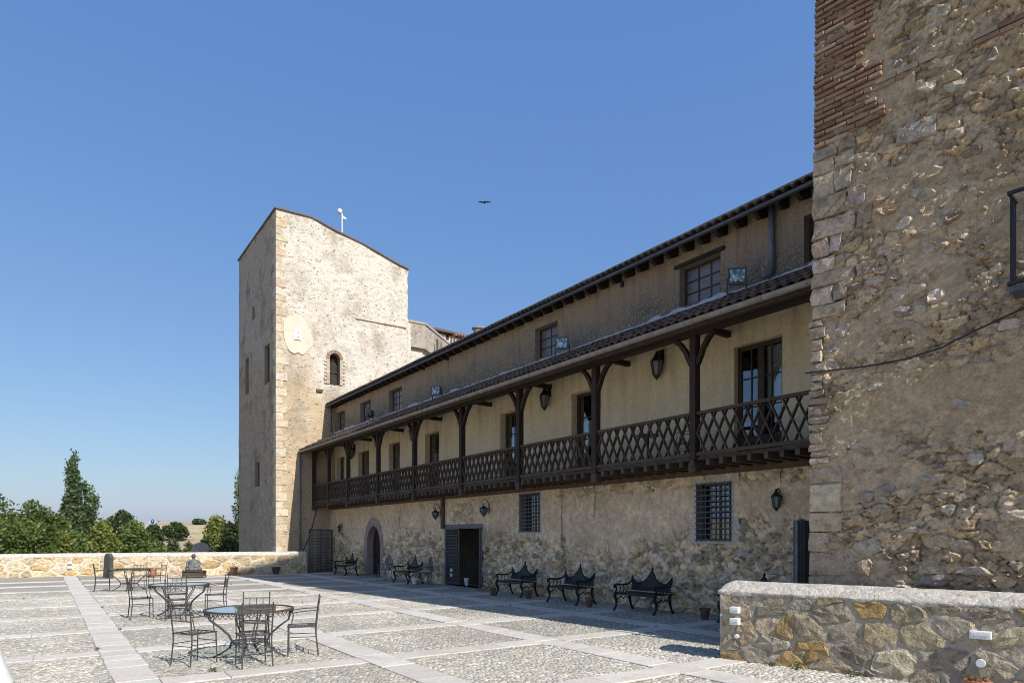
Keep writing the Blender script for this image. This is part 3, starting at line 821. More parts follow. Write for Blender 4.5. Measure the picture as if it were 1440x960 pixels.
# brick corner
bv0 = 7.12; ch = 0.0765
nb = 0
blk = MB()
for k in range(52):
    z = bv0 + k * ch
    w = 0.74 + 0.10 * math.sin(k * 0.9) + rng.uniform(-.05, .06)
    if 11 <= k <= 17: w -= 0.14
    u = -0.012 + rng.uniform(-.008, .012); first = (k % 2 == 0)
    while u < w:
        L = min(rng.uniform(.24, .31) if not first else rng.uniform(.13, .16), w + .06 - u); first = False
        if L < .05: break
        if rng.random() < .97:
            pr = 0.045 + rng.uniform(-.012, .016)
            zz = z + rng.uniform(-.004, .004); h2 = ch - rng.uniform(.024, .034); e = .011
            A = []
            for (uu, vv, dd) in ((u, zz, -.05), (u + L - .012, zz, -.05), (u + L - .012, zz + h2, -.05), (u, zz + h2, -.05),
                                 (u, zz, pr - e), (u + L - .012, zz, pr - e), (u + L - .012, zz + h2, pr - e), (u, zz + h2, pr - e),
                                 (u + e, zz + e, pr), (u + L - .012 - e, zz + e, pr + rng.uniform(-.005, .005)), (u + L - .012 - e, zz + h2 - e, pr + rng.uniform(-.005, .005)), (u + e, zz + h2 - e, pr)):
                x, y, zc = keep_mp(uu + rng.uniform(-.003, .003), vv + rng.uniform(-.002, .002), dd); A.append((float(x), float(y), float(zc)))
            fs = [(0, 1, 5, 4), (1, 2, 6, 5), (2, 3, 7, 6), (3, 0, 4, 7), (4, 5, 9, 8), (5, 6, 10, 9), (6, 7, 11, 10), (7, 4, 8, 11), (8, 9, 10, 11)]
            mk('brick', A, fs, 'brick', kwall); nb += 1
        u += L
# double string course of brick
for row in range(2):
    u = 0.78
    while u < 3.3:
        L = rng.uniform(.24, .30); z = 7.56 + row * .078
        if rng.random() < .9:
            pr = .028 + rng.uniform(-.012, .012); A = []
            for (uu, vv, dd) in ((u, z, -.05), (u + L - .015, z, -.05), (u + L - .015, z + .052, -.05), (u, z + .052, -.05), (u, z, pr), (u + L - .015, z, pr), (u + L - .015, z + .052, pr), (u, z + .052, pr)):
                A.append(tuple(float(q) for q in keep_mp(uu + rng.uniform(-.004, .004), vv + rng.uniform(-.004, .004), dd)))
            mk('brick', A, [(0, 1, 5, 4), (1, 2, 6, 5), (2, 3, 7, 6), (3, 0, 4, 7), (4, 5, 6, 7)], 'brick', kwall)
        u += L
# corner blocks below the brick
KPAL = [(.50, .39, .275), (.56, .465, .345), (.44, .34, .235), (.60, .52, .405), (.53, .43, .32), (.48, .415, .34), (.56, .415, .255), (.39, .305, .22)]
QUO = [(.60, .465, .31), (.57, .44, .29), (.62, .50, .35), (.54, .425, .29)]
QGR = [(.52, .41, .29), (.56, .455, .335), (.46, .36, .255), (.50, .415, .32)]
def keep_block(u0, u1, z0, z1, pr, col, name='quoin', jag=.008):
    poly = [(u0, z0), ((u0 + u1) / 2, z0), (u1, z0), (u1, (z0 + z1) / 2), (u1, z1), ((u0 + u1) / 2, z1), (u0, z1), (u0, (z0 + z1) / 2)]
    jb = jag; poly = [(a + rng.uniform(-jb, jb), b + rng.uniform(-jb, jb) * .8) for a, b in poly]
    cu, cz = (u0 + u1) / 2, (z0 + z1) / 2; vs = []
    for s, d in ((1.0, -.06), (1.0, pr * .6), (.93, pr)):
        for a, b in poly:
            e = 0.5 * min(u1 - u0, z1 - z0) * (1 - s)
            aa = a + (e if a < cu else -e) * (1 if s < 1 else 0); bb = b + (e if b < cz else -e) * (1 if s < 1 else 0)
            vs.append((aa, bb, d + (rng.uniform(-.006, .008) if d > 0 else 0)))
    vs.append((cu, cz, pr + rng.uniform(0, .012)))
    A = np.array(vs); V = np.stack(keep_mp(A[:, 0], A[:, 1], A[:, 2]), -1)
    fs = []
    for r in (0, 1):
        for i in range(8): fs.append((r * 8 + i, r * 8 + (i + 1) % 8, (r + 1) * 8 + (i + 1) % 8, (r + 1) * 8 + i))
    for i in range(8): fs.append((16 + i, 16 + (i + 1) % 8, 24))
    mk(name, V, fs, 'rubble', kwall, False, False, np.tile(col, (len(V), 1)))
z = 0.02; k = 0
while z < 2.62:
    h = rng.uniform(.26, .34) if z < 2.0 else .40
    w = rng.uniform(.22, .44) if k % 2 else rng.uniform(.40, .52)
    keep_block(-.014, w, z + .008, min(z + h, 2.66) - .008, .018 + rng.uniform(0, .010), pick(QUO, rng, .10), jag=.010); z += h; k += 1
z = 2.70
while z < 4.7:                                   # small ragged stones where the gallery dies into the tower
    h = rng.uniform(.09, .17)
    w = rng.uniform(.10, .26)
    keep_block(-.03 + rng.uniform(-.02, .03), w, z + .01, z + h - .012, .028 + rng.uniform(0, .03), pick(QGR, rng, .16), 'stone', .018); z += h
z = 4.72
while z < 7.08:
    h = rng.uniform(.17, .32); w = rng.uniform(.34, .55) if rng.random() < .6 else rng.uniform(.2, .34)
    keep_block(-.012 + rng.uniform(-.01, .01), w, z + .008, min(z + h, 7.1) - .008, .014 + rng.uniform(0, .018), pick(QGR, rng, .14), jag=.024)
    if rng.random() < .6: keep_block(w + .02, w + rng.uniform(.16, .34), z + .02, z + h - .02, .02 + rng.uniform(0, .02), pick(KPAL, rng, .12), 'stone', .022)
    z += h
# rubble stones of the wall face
items = []
for poly in voronoi(0.12, 3.3, 0.0, 10.6, 0.21, 0.125, rng, 0.46, 0.25):
    c = np.mean(poly, 0); u, v = c
    if v > bv0 and u < .92: continue
    if u < .45 and (v < 2.7 or 4.7 < v < 7.1): continue
    if abs(v - 7.63) < .12: continue
    band = (2.95 < v < 4.0) and u > .45 + 0.25 * math.sin(v * 3)
    pz = 0.04 if band else (.24 if v < 2.9 else .28 if v > 4.4 else .20)
    pz += 0.7 * fb(u * 1.4, v * 1.4, 71)
    if rng.random() > pz: continue
    s = rng.uniform(.75, 1.0) if rng.random() < .7 else rng.uniform(.4, .7)
    poly = [(u + (a - u) * s, v + (b - v) * s) for a, b in poly]
    pr = rng.uniform(.012, .042) if not band else rng.uniform(.01, .02)
    g = stone_geo(poly, .008, pr, rng, keep_mp, 0.7, 9, rng.uniform(.6, .9))
    if g: items.append((g[0] + np.r_[KN, 0] * fb(u * 1.2, v * 1.2, 52) * .07, g[1], pick(KPAL, rng, .16)))
for q in range(620):                              # small knobs of stone and mortar standing proud
    u = rng.uniform(.05, 3.2); v = rng.uniform(0.1, 9.8)
    if (v > bv0 and u < .9) or (2.95 < v < 4.0 and u > .4) or (u < .45 and (v < 2.7 or 4.7 < v < 7.1)): continue
    if fb(u * .9, v * .9, 91) < -.02: continue
    r = rng.uniform(.022, .06)
    poly = [(u + r * rng.uniform(.7, 1.4) * math.cos(a * 1.05), v + r * .75 * math.sin(a * 1.05)) for a in range(6)]
    g = stone_geo(poly, .004, rng.uniform(.02, .055), rng, keep_mp, .6, 7, .5)
    if g: items.append((g[0], g[1], pick(KPAL[:5], rng, .2)))
lay_stones(items, kwall, 'rubble')
# the large dressed stone built into the face
keep_block(1.02, 1.50, 6.70, 6.95, .04, np.array((.47, .41, .33)), 'stone', .03)
# iron balcony cut by the right edge of the photo
bu, bz0 = keep_uv(1432, 408); _, bz1 = keep_uv(1432, 284)
bal = thing('iron_balcony', 'small black iron balcony on the near tower at the right edge', 'balcony', tuple(float(q) for q in kp(bu + .8, .2, bz0)))
bu -= 0.02
m = MB().prism([kp(bu, 0.01, bz0 - .1), kp(bu, .34, bz0 - .1), kp(bu + 1.7, .34, bz0 - .1), kp(bu + 1.7, 0.01, bz0 - .1)], (0, 0, .06)); m.build('floor_plate', 'grille_iron', bal, True)
for z in (bz0, bz1):
    MB().bar(kp(bu - .0175, .32, z), kp(bu + 1.7, .32, z), .035).build('rail', 'lantern_black', bal, True); MB().bar(kp(bu, 0, z), kp(bu, .30, z), .034).build('rail', 'lantern_black', bal, True)
for i in range(14): MB().bar(kp(bu + .02 + i * .125, .32, bz0), kp(bu + .02 + i * .125, .32, bz1), .016).build('baluster', 'lantern_black', bal, True)
for i in range(3): MB().bar(kp(bu, .04 + i * .1, bz0), kp(bu, .04 + i * .1, bz1), .016).build('baluster', 'lantern_black', bal, True)
# cable slung across the face
pts = []
for px, py in ((1143, 524), (1170, 521), (1225, 515), (1280, 505), (1330, 489), (1380, 464), (1440, 436), (1500, 405)):
    u, v = keep_uv(px, py); pts.append(tuple(float(q) for q in keep_mp(u, v, .055)))
tag(MB().tube(pts, .011, 6).build('black_cable', 'cable', smooth=True), 'black cable slung across the near tower wall', 'cable')

# ------------------------------------------------------------------ far tower
TY = 33.2; TX0 = 9.12; TX1 = 16.0; TYB = 40.7
tower = thing('stone_tower', 'tall square pale stone tower with sunlit right face', 'tower', (12.5, 37, -6))
def tw_front(u, v, d): return np.asarray(u) + 0 * np.asarray(d), TY - np.asarray(d), np.asarray(v) + 0 * np.asarray(u)
def tw_side(u, v, d): return TX0 - np.asarray(d), np.asarray(u) + 0 * np.asarray(d), np.asarray(v) + 0 * np.asarray(u)
def top_z(x):
    t = max(0, (x - 10.9) / (TX1 - 10.9)); return 17.33 - 1.36 * t - .03 * math.sin(t * 9)
ax0, az1 = on_y(463.5, 496, TY); ax1, az0 = on_y(477.5, 541, TY)
aw = (ax0, ax1, az0, az1)
us = lin(TX0, TX1, .2, (ax0, ax1)); vs = lin(-8, 18.0, .25, (az0, az1))
tdisp = lambda U, V: fbm(U * 1.5, V * 1.5, 61, 4) * .07
def tw_front2(u, v, d):
    v = np.asarray(v, float); u = np.asarray(u, float)
    tz = np.vectorize(top_z)(u)
    right = np.where(u > TX1 - .01, np.where(v < 13.6, .12, 0) + fbm(u * 3, v * 1.3, 77, 3) * .3, 0)    # ragged far edge
    vv = np.where(v > 12, 12 + (v - 12) * (tz - 12) / 6.0, v)
    return u + right, TY - np.asarray(d), vv
tf = wall_grid('front_wall', us, vs, [aw], tw_front2, tdisp, 'tower_masonry', tower)
side_w = []
for (xa, ya, xb, yb) in ((372.5, 488, 379.5, 536), (345.5, 506, 350, 552), (359, 651, 365.5, 683), (355.5, 432, 358, 448)):
    y1, z1 = on_x(xa, ya, TX0); y0, z0 = on_x(xb, yb, TX0); side_w.append((y0, y1, z0, z1))
ex = [a for w in side_w for a in w[:2]]; ez = [a for w in side_w for a in w[2:]]
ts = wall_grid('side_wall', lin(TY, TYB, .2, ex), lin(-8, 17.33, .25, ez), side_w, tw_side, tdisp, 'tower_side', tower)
m = MB()
m.quad((TX1, TY, -8), (TX1, TYB, -8), (TX1, TYB, 15.9), (TX1, TY, 15.9)); m.quad((TX0, TYB, -8), (TX1, TYB, -8), (TX1, TYB, 15.9), (TX0, TYB, 17.3))
m.build('rear_wall', 'tower_masonry', tower, True)
m = MB(); n = 24
xs = [TX0 - .07 + (TX1 + .14 - TX0) * i / n for i in range(n + 1)]
for i in range(n):
    a, b = xs[i], xs[i + 1]; za, zb = top_z(a) - .02, top_z(b) - .02
    for y0, y1 in ((TY - .07, TYB + .07),):
        m.add([(a, y0, za), (b, y0, zb), (b, y1, zb), (a, y1, za), (a, y0, za + .07), (b, y0, zb + .07), (b, y1, zb + .07), (a, y1, za + .07)],
              [(0, 3, 2, 1), (4, 5, 6, 7), (0, 1, 5, 4), (2, 3, 7, 6)] + ([(3, 0, 4, 7)] if i == 0 else []) + ([(1, 2, 6, 5)] if i == n - 1 else []))
m.build('roof', 'slate_tile', tower, True)
for (y0, y1, z0, z1) in side_w:
    f = MB()
    for a, b in (((y0, z0), (y1, z0)), ((y1, z0), (y1, z1)), ((y1, z1), (y0, z1)), ((y0, z1), (y0, z0))):
        f.quad((TX0 - .02, a[0], a[1]), (TX0 - .02, b[0], b[1]), (TX0 + .5, b[0], b[1]), (TX0 + .5, a[0], a[1]))
    w = f.build('slit_window', 'reveal_plaster', tower, True)
    MB().box(TX0 + .16, TX0 + .2, y0 - .02, y1 + .02, z0 - .02, z1 + .02).build('slit_dark', 'interior', w)  # dark sheet, its colour standing in for the unlit inside of the slit
# arched window with brick surround
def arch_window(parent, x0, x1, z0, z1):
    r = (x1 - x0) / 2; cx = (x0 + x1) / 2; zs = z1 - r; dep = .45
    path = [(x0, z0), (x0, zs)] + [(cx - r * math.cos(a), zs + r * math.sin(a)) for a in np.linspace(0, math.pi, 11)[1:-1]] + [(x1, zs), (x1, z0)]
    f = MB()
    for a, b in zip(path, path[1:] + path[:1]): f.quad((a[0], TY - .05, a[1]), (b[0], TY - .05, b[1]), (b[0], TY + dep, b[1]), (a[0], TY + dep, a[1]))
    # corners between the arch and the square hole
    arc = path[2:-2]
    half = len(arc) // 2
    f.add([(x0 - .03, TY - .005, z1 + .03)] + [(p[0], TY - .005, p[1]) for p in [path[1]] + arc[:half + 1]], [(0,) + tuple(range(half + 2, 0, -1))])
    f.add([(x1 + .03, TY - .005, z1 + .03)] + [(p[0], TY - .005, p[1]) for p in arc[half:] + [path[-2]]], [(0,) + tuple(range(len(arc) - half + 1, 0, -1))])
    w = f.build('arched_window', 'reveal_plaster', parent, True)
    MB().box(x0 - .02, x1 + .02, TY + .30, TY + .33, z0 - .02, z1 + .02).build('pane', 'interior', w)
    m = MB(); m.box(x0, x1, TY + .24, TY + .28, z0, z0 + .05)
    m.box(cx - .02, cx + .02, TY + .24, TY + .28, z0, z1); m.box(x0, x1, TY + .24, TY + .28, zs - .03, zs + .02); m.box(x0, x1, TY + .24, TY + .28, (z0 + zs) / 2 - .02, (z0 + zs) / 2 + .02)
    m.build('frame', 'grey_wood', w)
    for i in range(15):                           # arch ring
        a0 = math.pi * i / 15 + .015; a1 = math.pi * (i + 1) / 15 - .015
        pl = [(cx - rr * math.cos(a), TY - .055, zs + rr * math.sin(a)) for rr, a in ((r + .005, a0), (r + .17, a0), (r + .17, a1), (r + .005, a1))]
        MB().prism(pl, (0, .1, 0)).build('brick', 'brick', w)
    nz = int((zs - z0) / .09)
    for i in range(nz):
        for s in (-1, 1):
            ww = .16 if (i + (s > 0)) % 2 else .26
            xa = x0 - .005 if s < 0 else x1 + .005
            xb = xa + s * ww
            MB().box(min(xa, xb), max(xa, xb), TY - .055, TY + .05, z0 + i * .09, z0 + i * .09 + .065).build('brick', 'brick_pale', w)
t = NT('brick_pale'); p = t.pos(); n1 = t.noise(p, 14, 4)
t.fin(t.mix(t.rnd(), t.mix(n1, (.42, .29, .20), (.58, .48, .37)), (.60, .53, .43)), .93, t.bump(n1, .5, .02))
arch_window(tower, *aw)
rng = random.Random(31)
z = -1.0; k = 0
while z < 17.0:                                   # quoins at the lit corner
    h = rng.uniform(.28, .42); w = (.28, .52)[k % 2] * rng.uniform(.85, 1.15); k += 1
    P = MB(); x0, y0 = TX0 - .014, TY - .022 + rng.uniform(-.010, .006)
    P.box(x0, TX0 + w, y0, TY + .8 - w, z + .012, z + h - .012)
    mk('quoin', P.v, P.f, 'quoin', tf, False, False, np.tile(pick([(.56, .465, .34), (.59, .505, .385), (.53, .43, .305)], rng, .04), (8, 1))); z += h
# round plaster patch with a small white box, and wall plate holes
c = on_y(418, 471, TY)
poly = []
for i in range(48):
    a = 2 * math.pi * i / 48; rr = 1 + fb(math.cos(a) * 1.6 + 5, math.sin(a) * 1.6, 81, 5) * .5
    poly.append((c[0] + .72 * rr * math.cos(a), TY - .045, c[1] + .92 * rr * math.sin(a)))
patch = MB().prism(poly, (0, .09, 0)).build('plaster_patch', 'patch_plaster', tower, True)
m = MB().box(c[0] - .17, c[0] + .17, TY - .085, TY - .03, c[1] - .24, c[1] + .24); bx = m.build('sundial_plate', 'white_plastic', patch)
for dz in (-.11, .11): MB().tube([(c[0] + .02, TY - .095, c[1] + dz), (c[0] + .02, TY - .08, c[1] + dz)], .03, 10).build('stud', 'grille_iron', patch)
# brick string course on the lit face
x = on_y(500, 452, TY)[0]; zline = on_y(500, 448, TY)[1]
while x < TX1 - .1:
    MB().box(x, x + .24, TY - .06, TY + .05, zline, zline + .07).build('brick', 'brick_pale', tf); x += .26
for px, py in ((449, 549),):
    q = on_y(px, py, TY); MB().box(q[0] - .16, q[0] + .16, TY - .09, TY + .05, q[1] - .06, q[1] + .06).build('hole_block', 'rust_wood', tower, True)  # added dark block standing in for a dark hole in the wall
# mast on the roof
q = on_y(481, 300, TY + .5); mz = top_z(q[0]); mh = q[1] - mz
mast = thing('roof_antenna', 'slim white antenna mast on the roof of the far tower', 'antenna', (q[0], TY + .5, mz))
MB().tube([(0, 0, 0), (0, 0, mh)], .03, 8).build('mast', 'white_plastic', mast)
MB().tube([(-.12, 0, mh), (.12, 0, mh - .2)], .025, 6).build('cross_arm', 'white_plastic', mast)
MB().lathe([(.01, 0), (.11, .05), (.13, .16), (.10, .24), (.01, .27)], 10, (-.12, 0, mh - .08)).build('sensor', 'white_plastic', mast, smooth=True)
MB().lathe([(.01, 0), (.09, .05), (.11, .14), (.01, .2)], 10, (.12, 0, mh - .35)).build('sensor', 'white_plastic', mast, smooth=True)

# ------------------------------------------------------------------ masonry rising behind the long roof
rw = thing('rear_turret', 'pale stone turret with projecting band beside the far tower', 'turret', (17, 34, 0))
q0 = on_y(567, 460, 33.6); q1 = on_y(597, 455, 33.6); q2 = on_y(640, 500, 33.6)
zb = on_y(580, 488, 33.6)[1]
zt = q1[1]
qe = on_y(640, 480, 36.2)[0]
m = MB(); m.prism([(q0[0], 33.7, 0), (q1[0] - .1, 33.7, 0), (qe - .2, 36.2, 0), (q0[0], 38, 0)], (0, 0, zb)); m.build('wall', 'tower_masonry', rw, True)
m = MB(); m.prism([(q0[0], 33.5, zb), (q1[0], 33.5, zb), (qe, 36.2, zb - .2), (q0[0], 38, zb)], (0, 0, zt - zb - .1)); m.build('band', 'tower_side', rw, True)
m = MB(); m.prism([(q0[0], 33.46, zt - .1), (q1[0] + .05, 33.46, zt - .1), (qe + .05, 36.2, zt - .3), (q0[0], 38, zt - .1)], (0, 0, .12)); m.build('coping', 'pillar_stone', rw, True)
MB().tube([(q1[0] + 1.0, 34.0, 9), (q1[0] + 1.0, 34.0, on_y(615, 477, 34)[1])], .05, 6).build('pole', 'iron', rw, True)
rh = thing('rear_house', 'white rendered house with red tiled eave and round chimney behind the long roof', 'house', (22, 40, 0))
Yh = 38.5
h0 = on_y(602, 458, Yh); h1 = on_y(700, 470, Yh)
zh = h0[1]
m = MB(); m.prism([(h0[0], Yh, 0), (h1[0] + 2, Yh, 0), (h1[0] + 2, Yh, zh - .9), (h0[0] + 3.2, Yh, zh - .45), (h0[0], Yh, zh - .3)], (0, 5, 0)); m.build('wall', 'white_render', rh, True)
m = MB(); m.prism([(h0[0] - .5, Yh - .35, zh - .45), (h0[0] + .3, Yh - .3, zh - .1), (h0[0] + 3.4, Yh - .25, zh - .18), (h1[0] + 2, Yh - .25, zh - .55), (h1[0] + 2, Yh - .25, zh - .65), (h0[0] + 3.4, Yh - .25, zh - .30), (h0[0] + .3, Yh - .3, zh - .24)], (0, 5.5, 0)); rf = m.build('roof', 'slate_tile', rh, True)
for i in range(9):
    x = h0[0] + 1.7 + i * .22; zz = zh - .24 - max(0, (i - 2)) * .018 + rng.uniform(-.03, .03)
    MB().lathe([(.07, 0), (.085, .45)], 8, (0, 0, 0)).build('eave_tile', 'roof_red', rf).matrix_local = Matrix.Translation((x, Yh - .15, zz - .12)) @ Matrix.Rotation(math.radians(90), 4, 'X')
q = on_y(673, 462, Yh)
MB().lathe([(.34, -1.2), (.34, .0), (.46, .02), (.46, .08), (.2, .16)], 14, (q[0], Yh, q[1] - .05)).build('chimney', 'pillar_stone', rf, True)
q = on_y(629, 470, Yh); MB().box(q[0] - .1, q[0] + .1, Yh - .02, Yh + .1, q[1] - .35, q[1] + .25).build('window', 'interior', rh, True)

# ------------------------------------------------------------------ long gallery building
XL, XW, XR, XG, XE = 11.8, 12.0, 10.9, 10.2, 11.6      # lower wall, upper walls, railing, lower gutter, upper eave
YN, YF = 5.6, TY - .03
house = thing('gallery_house', 'long castle wing with dark timber gallery above a rubble ground floor', 'building', (12, 19, 0))
def fac(X):
    return lambda u, v, d: (X - np.asarray(d) + 0 * np.asarray(u), np.asarray(u) + 0 * np.asarray(d), np.asarray(v) + 0 * np.asarray(u))
def yspan(xa, xb, X):
    return on_x(xb, 700, X)[0], on_x(xa, 700, X)[0]
# openings (y0, y1, z0, z1)
LW = [(*yspan(980.6, 1029.4, XL), 1.61, 2.84), (*yspan(732, 759.6, XL), 1.84, 2.97)]
LD = (*yspan(627.5, 676.7, XL), 0.0, 1.97)
AD = (*yspan(517, 536, XL), 0.0, 2.16)
UW = [(*yspan(a, b, XW), 6.92, 7.82) for a, b in ((956, 1013), (753, 784), (547, 565), (507, 521), (473.5, 485), (1131, 1160))]
GD = [(*yspan(a, b, XW), 3.33, zt_) for a, b, zt_ in ((1033, 1100, 5.68), (804, 845, 5.62), (704, 729, 5.6), (598, 617.5, 5.6), (547, 562.5, 5.6), (504, 519, 5.6), (474, 484.5, 5.6))]
holes = LW + [LD, AD]
hy = [a for h in holes for a in h[:2]]
us = np.unique(np.r_[lin(YN, 17.5, .032, hy), lin(17.5, YF, .06, hy)]); vs = lin(-.1, 3.3, .04, [a for h in holes for a in h[2:]])
def low_fields(U, V):
    wu = U + fbm(U * 5, V * 5, 155, 3) * .10; wv = V + fbm(U * 5 + 9, V * 5, 156, 3) * .07 + fbm(U * .7, V * .7, 163, 2) * .3
    e1, r1, ox, oy = cells(wu, wv, .235, .135, 157); e2, r2, _, _ = cells(wu, wv, .09, .06, 158)
    top = 1.62 + .28 * np.sin(U * .8 + 1) + .9 * fbm(U * .5, U * 0 + 3, 111, 3) + np.where(U < 13, .2, 0)
    up = np.clip((V - top) / .22 + .5 + fbm(U * 3, V * 3, 159, 4) * 4.0, 0, 1)           # plaster still on the upper part
    up = np.where((V > 2.75) & (U < 15), up * .35, up)
    arch = (np.abs(U - (LD[0] + LD[1]) / 2) < .75) & (V > 1.97) & (V < 2.85)
    up = np.where(arch, up * .15, up)
    return e1, r1, ox, oy, e2, r2, up
def ldisp(U, V):
    e1, r1, ox, oy, e2, r2, up = low_fields(U, V)
    big = (r1 - .35) * .07 + ox * (r1 * 7 % 1 - .5) * .07 + oy * (r1 * 13 % 1 - .5) * .07 - .045 * np.exp(-(e1 / .11) ** 2)
    d = (big + (r2 - .5) * .02) * (1 - up) + fbm(U * 12, V * 12, 101, 4, .6) * (.035 - .015 * up) + fbm(U * .6, V * .6, 102, 3) * .05 + up * .03
    for (a, b, c, e) in holes:
        near = np.clip(1 - np.maximum(np.maximum(a - U, U - b), np.maximum(c - V, V - e)) / .15, 0, 1); d = d * (1 - near)
    return d
def ltint(U, V):
    e1, r1, ox, oy, e2, r2, up = low_fields(U, V)
    k = 1 - up
    lum = 1.06 + ((r1 * 3.7 % 1) - .55) * .8 * k + (r2 - .5) * .3 * k + fbm(U * 1.3, V * 1.3, 160, 4) * .5
    lum = lum * (1 - .6 * np.exp(-(e1 / .06) ** 2) * k) * (1 + fbm(U * 14, V * 14, 164, 3) * .6)
    for uc, v0, sd in ((on_x(563, 700, XL)[0], 1.5, 171), (on_x(792, 700, XL)[0], 1.0, 172), (on_x(838, 700, XL)[0], 2.2, 173)):
        lum = lum * (1 - .6 * np.exp(-((U - uc - fbm(V * 2.5, V * 0, sd, 3) * .22) / .030) ** 2) * (V > v0))
    white = np.clip(fbm(U * 1.6, V * 1.6, 161, 3) * 5 - .6, 0, 1) * k * np.where(U < 17, 1, .3)
    lum = lum + white * .25
    warm = ((r1 * 11.3 % 1) - .45) * .3 * k * (1 - white) - white * .15
    return np.clip(np.stack([lum * (1 + warm * .35), lum, lum * (1 - warm)], -1), .25, 1.45)
lw = wall_grid('lower_wall', us, vs, holes, fac(XL), ldisp, 'lower_plaster', house, tint=ltint, smooth=False)
us = lin(YN, YF, .3, [a for h in GD for a in h[:2]]); vs = lin(3.2, 6.85, .3, [a for h in GD for a in h[2:]])
wall_grid('gallery_wall', us, vs, GD, fac(XW), lambda U, V: fbm(U * .7, V * .7, 105, 3) * .03, 'cream_plaster', house)
us = lin(YN, YF, .2, [a for h in UW for a in h[:2]]); vs = lin(6.6, 8.6, .2, [a for h in UW for a in h[2:]])
wall_grid('upper_wall', us, vs, UW, fac(XW), lambda U, V: fbm(U * 1.5, V * 1.5, 106, 4) * .05, 'upper_plaster', house)
m = MB(); m.box(XL + .02, XW + .6, YN - .3, YN - .02, 0, 8.4); m.quad((XW + 8, YN, 0), (XW + 8, YF, 0), (XW + 8, YF, 8.4), (XW + 8, YN, 8.4)); m.quad((XW, YN - .3, 0), (XW + 8, YN - .3, 0), (XW + 8, YN - .3, 10.5), (XW, YN - .3, 8.4))
m.build('rear_wall', 'upper_plaster', house, True)

# rubble stones of the ground floor
rng = random.Random(41)
LPAL = [(.58, .45, .295), (.64, .52, .365), (.50, .385, .26), (.68, .585, .445), (.59, .45, .28), (.52, .43, .325), (.62, .43, .25), (.43, .33, .235)]
items = []
def in_hole(y, z, pad=.12):
    return any(a - pad < y < b + pad and c - pad < z < e + pad for a, b, c, e in holes)
for poly in voronoi(6.2, 24.0, 0.0, 3.2, .25, .15, rng, .46, .25):
    y, z = np.mean(poly, 0)
    if in_hole(y, z): continue
    top = 1.62 + .35 * math.sin(y * .8 + 1) + .9 * fb(y * .5, 3, 111) + (0.25 if y < 13 else 0)
    pz = .42 if z < top - .35 else (.25 if z < top else .02)
    if z > 2.72 and y < 14.5: pz = .30
    if LD[0] - .2 < y < LD[1] + .3 and z > 1.97: pz = .6 if z < 2.75 - abs(y - (LD[0] + LD[1]) / 2) * .5 else .05
    if rng.random() > pz + .5 * fb(y * 1.1, z * 1.1, 112): continue
    s = rng.uniform(.82, 1.0)
    poly = [(y + (a - y) * s, z + (b - z) * s) for a, b in poly]
    g = stone_geo(poly, .008, rng.uniform(.018, .05) if z < top else rng.uniform(.012, .025), rng, fac(XL - .0), .7, 9, rng.uniform(.6, .88))
    if g:
        off = fb(y * .6, z * .6, 102) * .05
        items.append((g[0] - np.array((off, 0, 0)), g[1], pick(LPAL if z < 1.9 or y < 14 else [(.66, .58, .45), (.60, .51, .38), (.70, .63, .51)], rng, .16)))
lay_stones(items, lw, 'wall_rubble')

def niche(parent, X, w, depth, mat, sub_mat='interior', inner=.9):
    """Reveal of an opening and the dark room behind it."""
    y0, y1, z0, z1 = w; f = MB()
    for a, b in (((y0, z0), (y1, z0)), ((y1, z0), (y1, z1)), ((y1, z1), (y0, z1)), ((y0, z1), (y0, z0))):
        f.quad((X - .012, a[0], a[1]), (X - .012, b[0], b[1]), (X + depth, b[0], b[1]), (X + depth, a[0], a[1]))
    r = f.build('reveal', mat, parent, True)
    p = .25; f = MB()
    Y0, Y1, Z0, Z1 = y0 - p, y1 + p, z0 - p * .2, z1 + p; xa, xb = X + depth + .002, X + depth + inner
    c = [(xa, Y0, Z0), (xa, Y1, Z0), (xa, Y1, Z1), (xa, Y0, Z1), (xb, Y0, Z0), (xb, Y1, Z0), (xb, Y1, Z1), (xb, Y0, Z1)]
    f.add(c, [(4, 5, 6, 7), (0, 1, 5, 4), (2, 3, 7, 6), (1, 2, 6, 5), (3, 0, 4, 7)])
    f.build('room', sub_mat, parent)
    return r
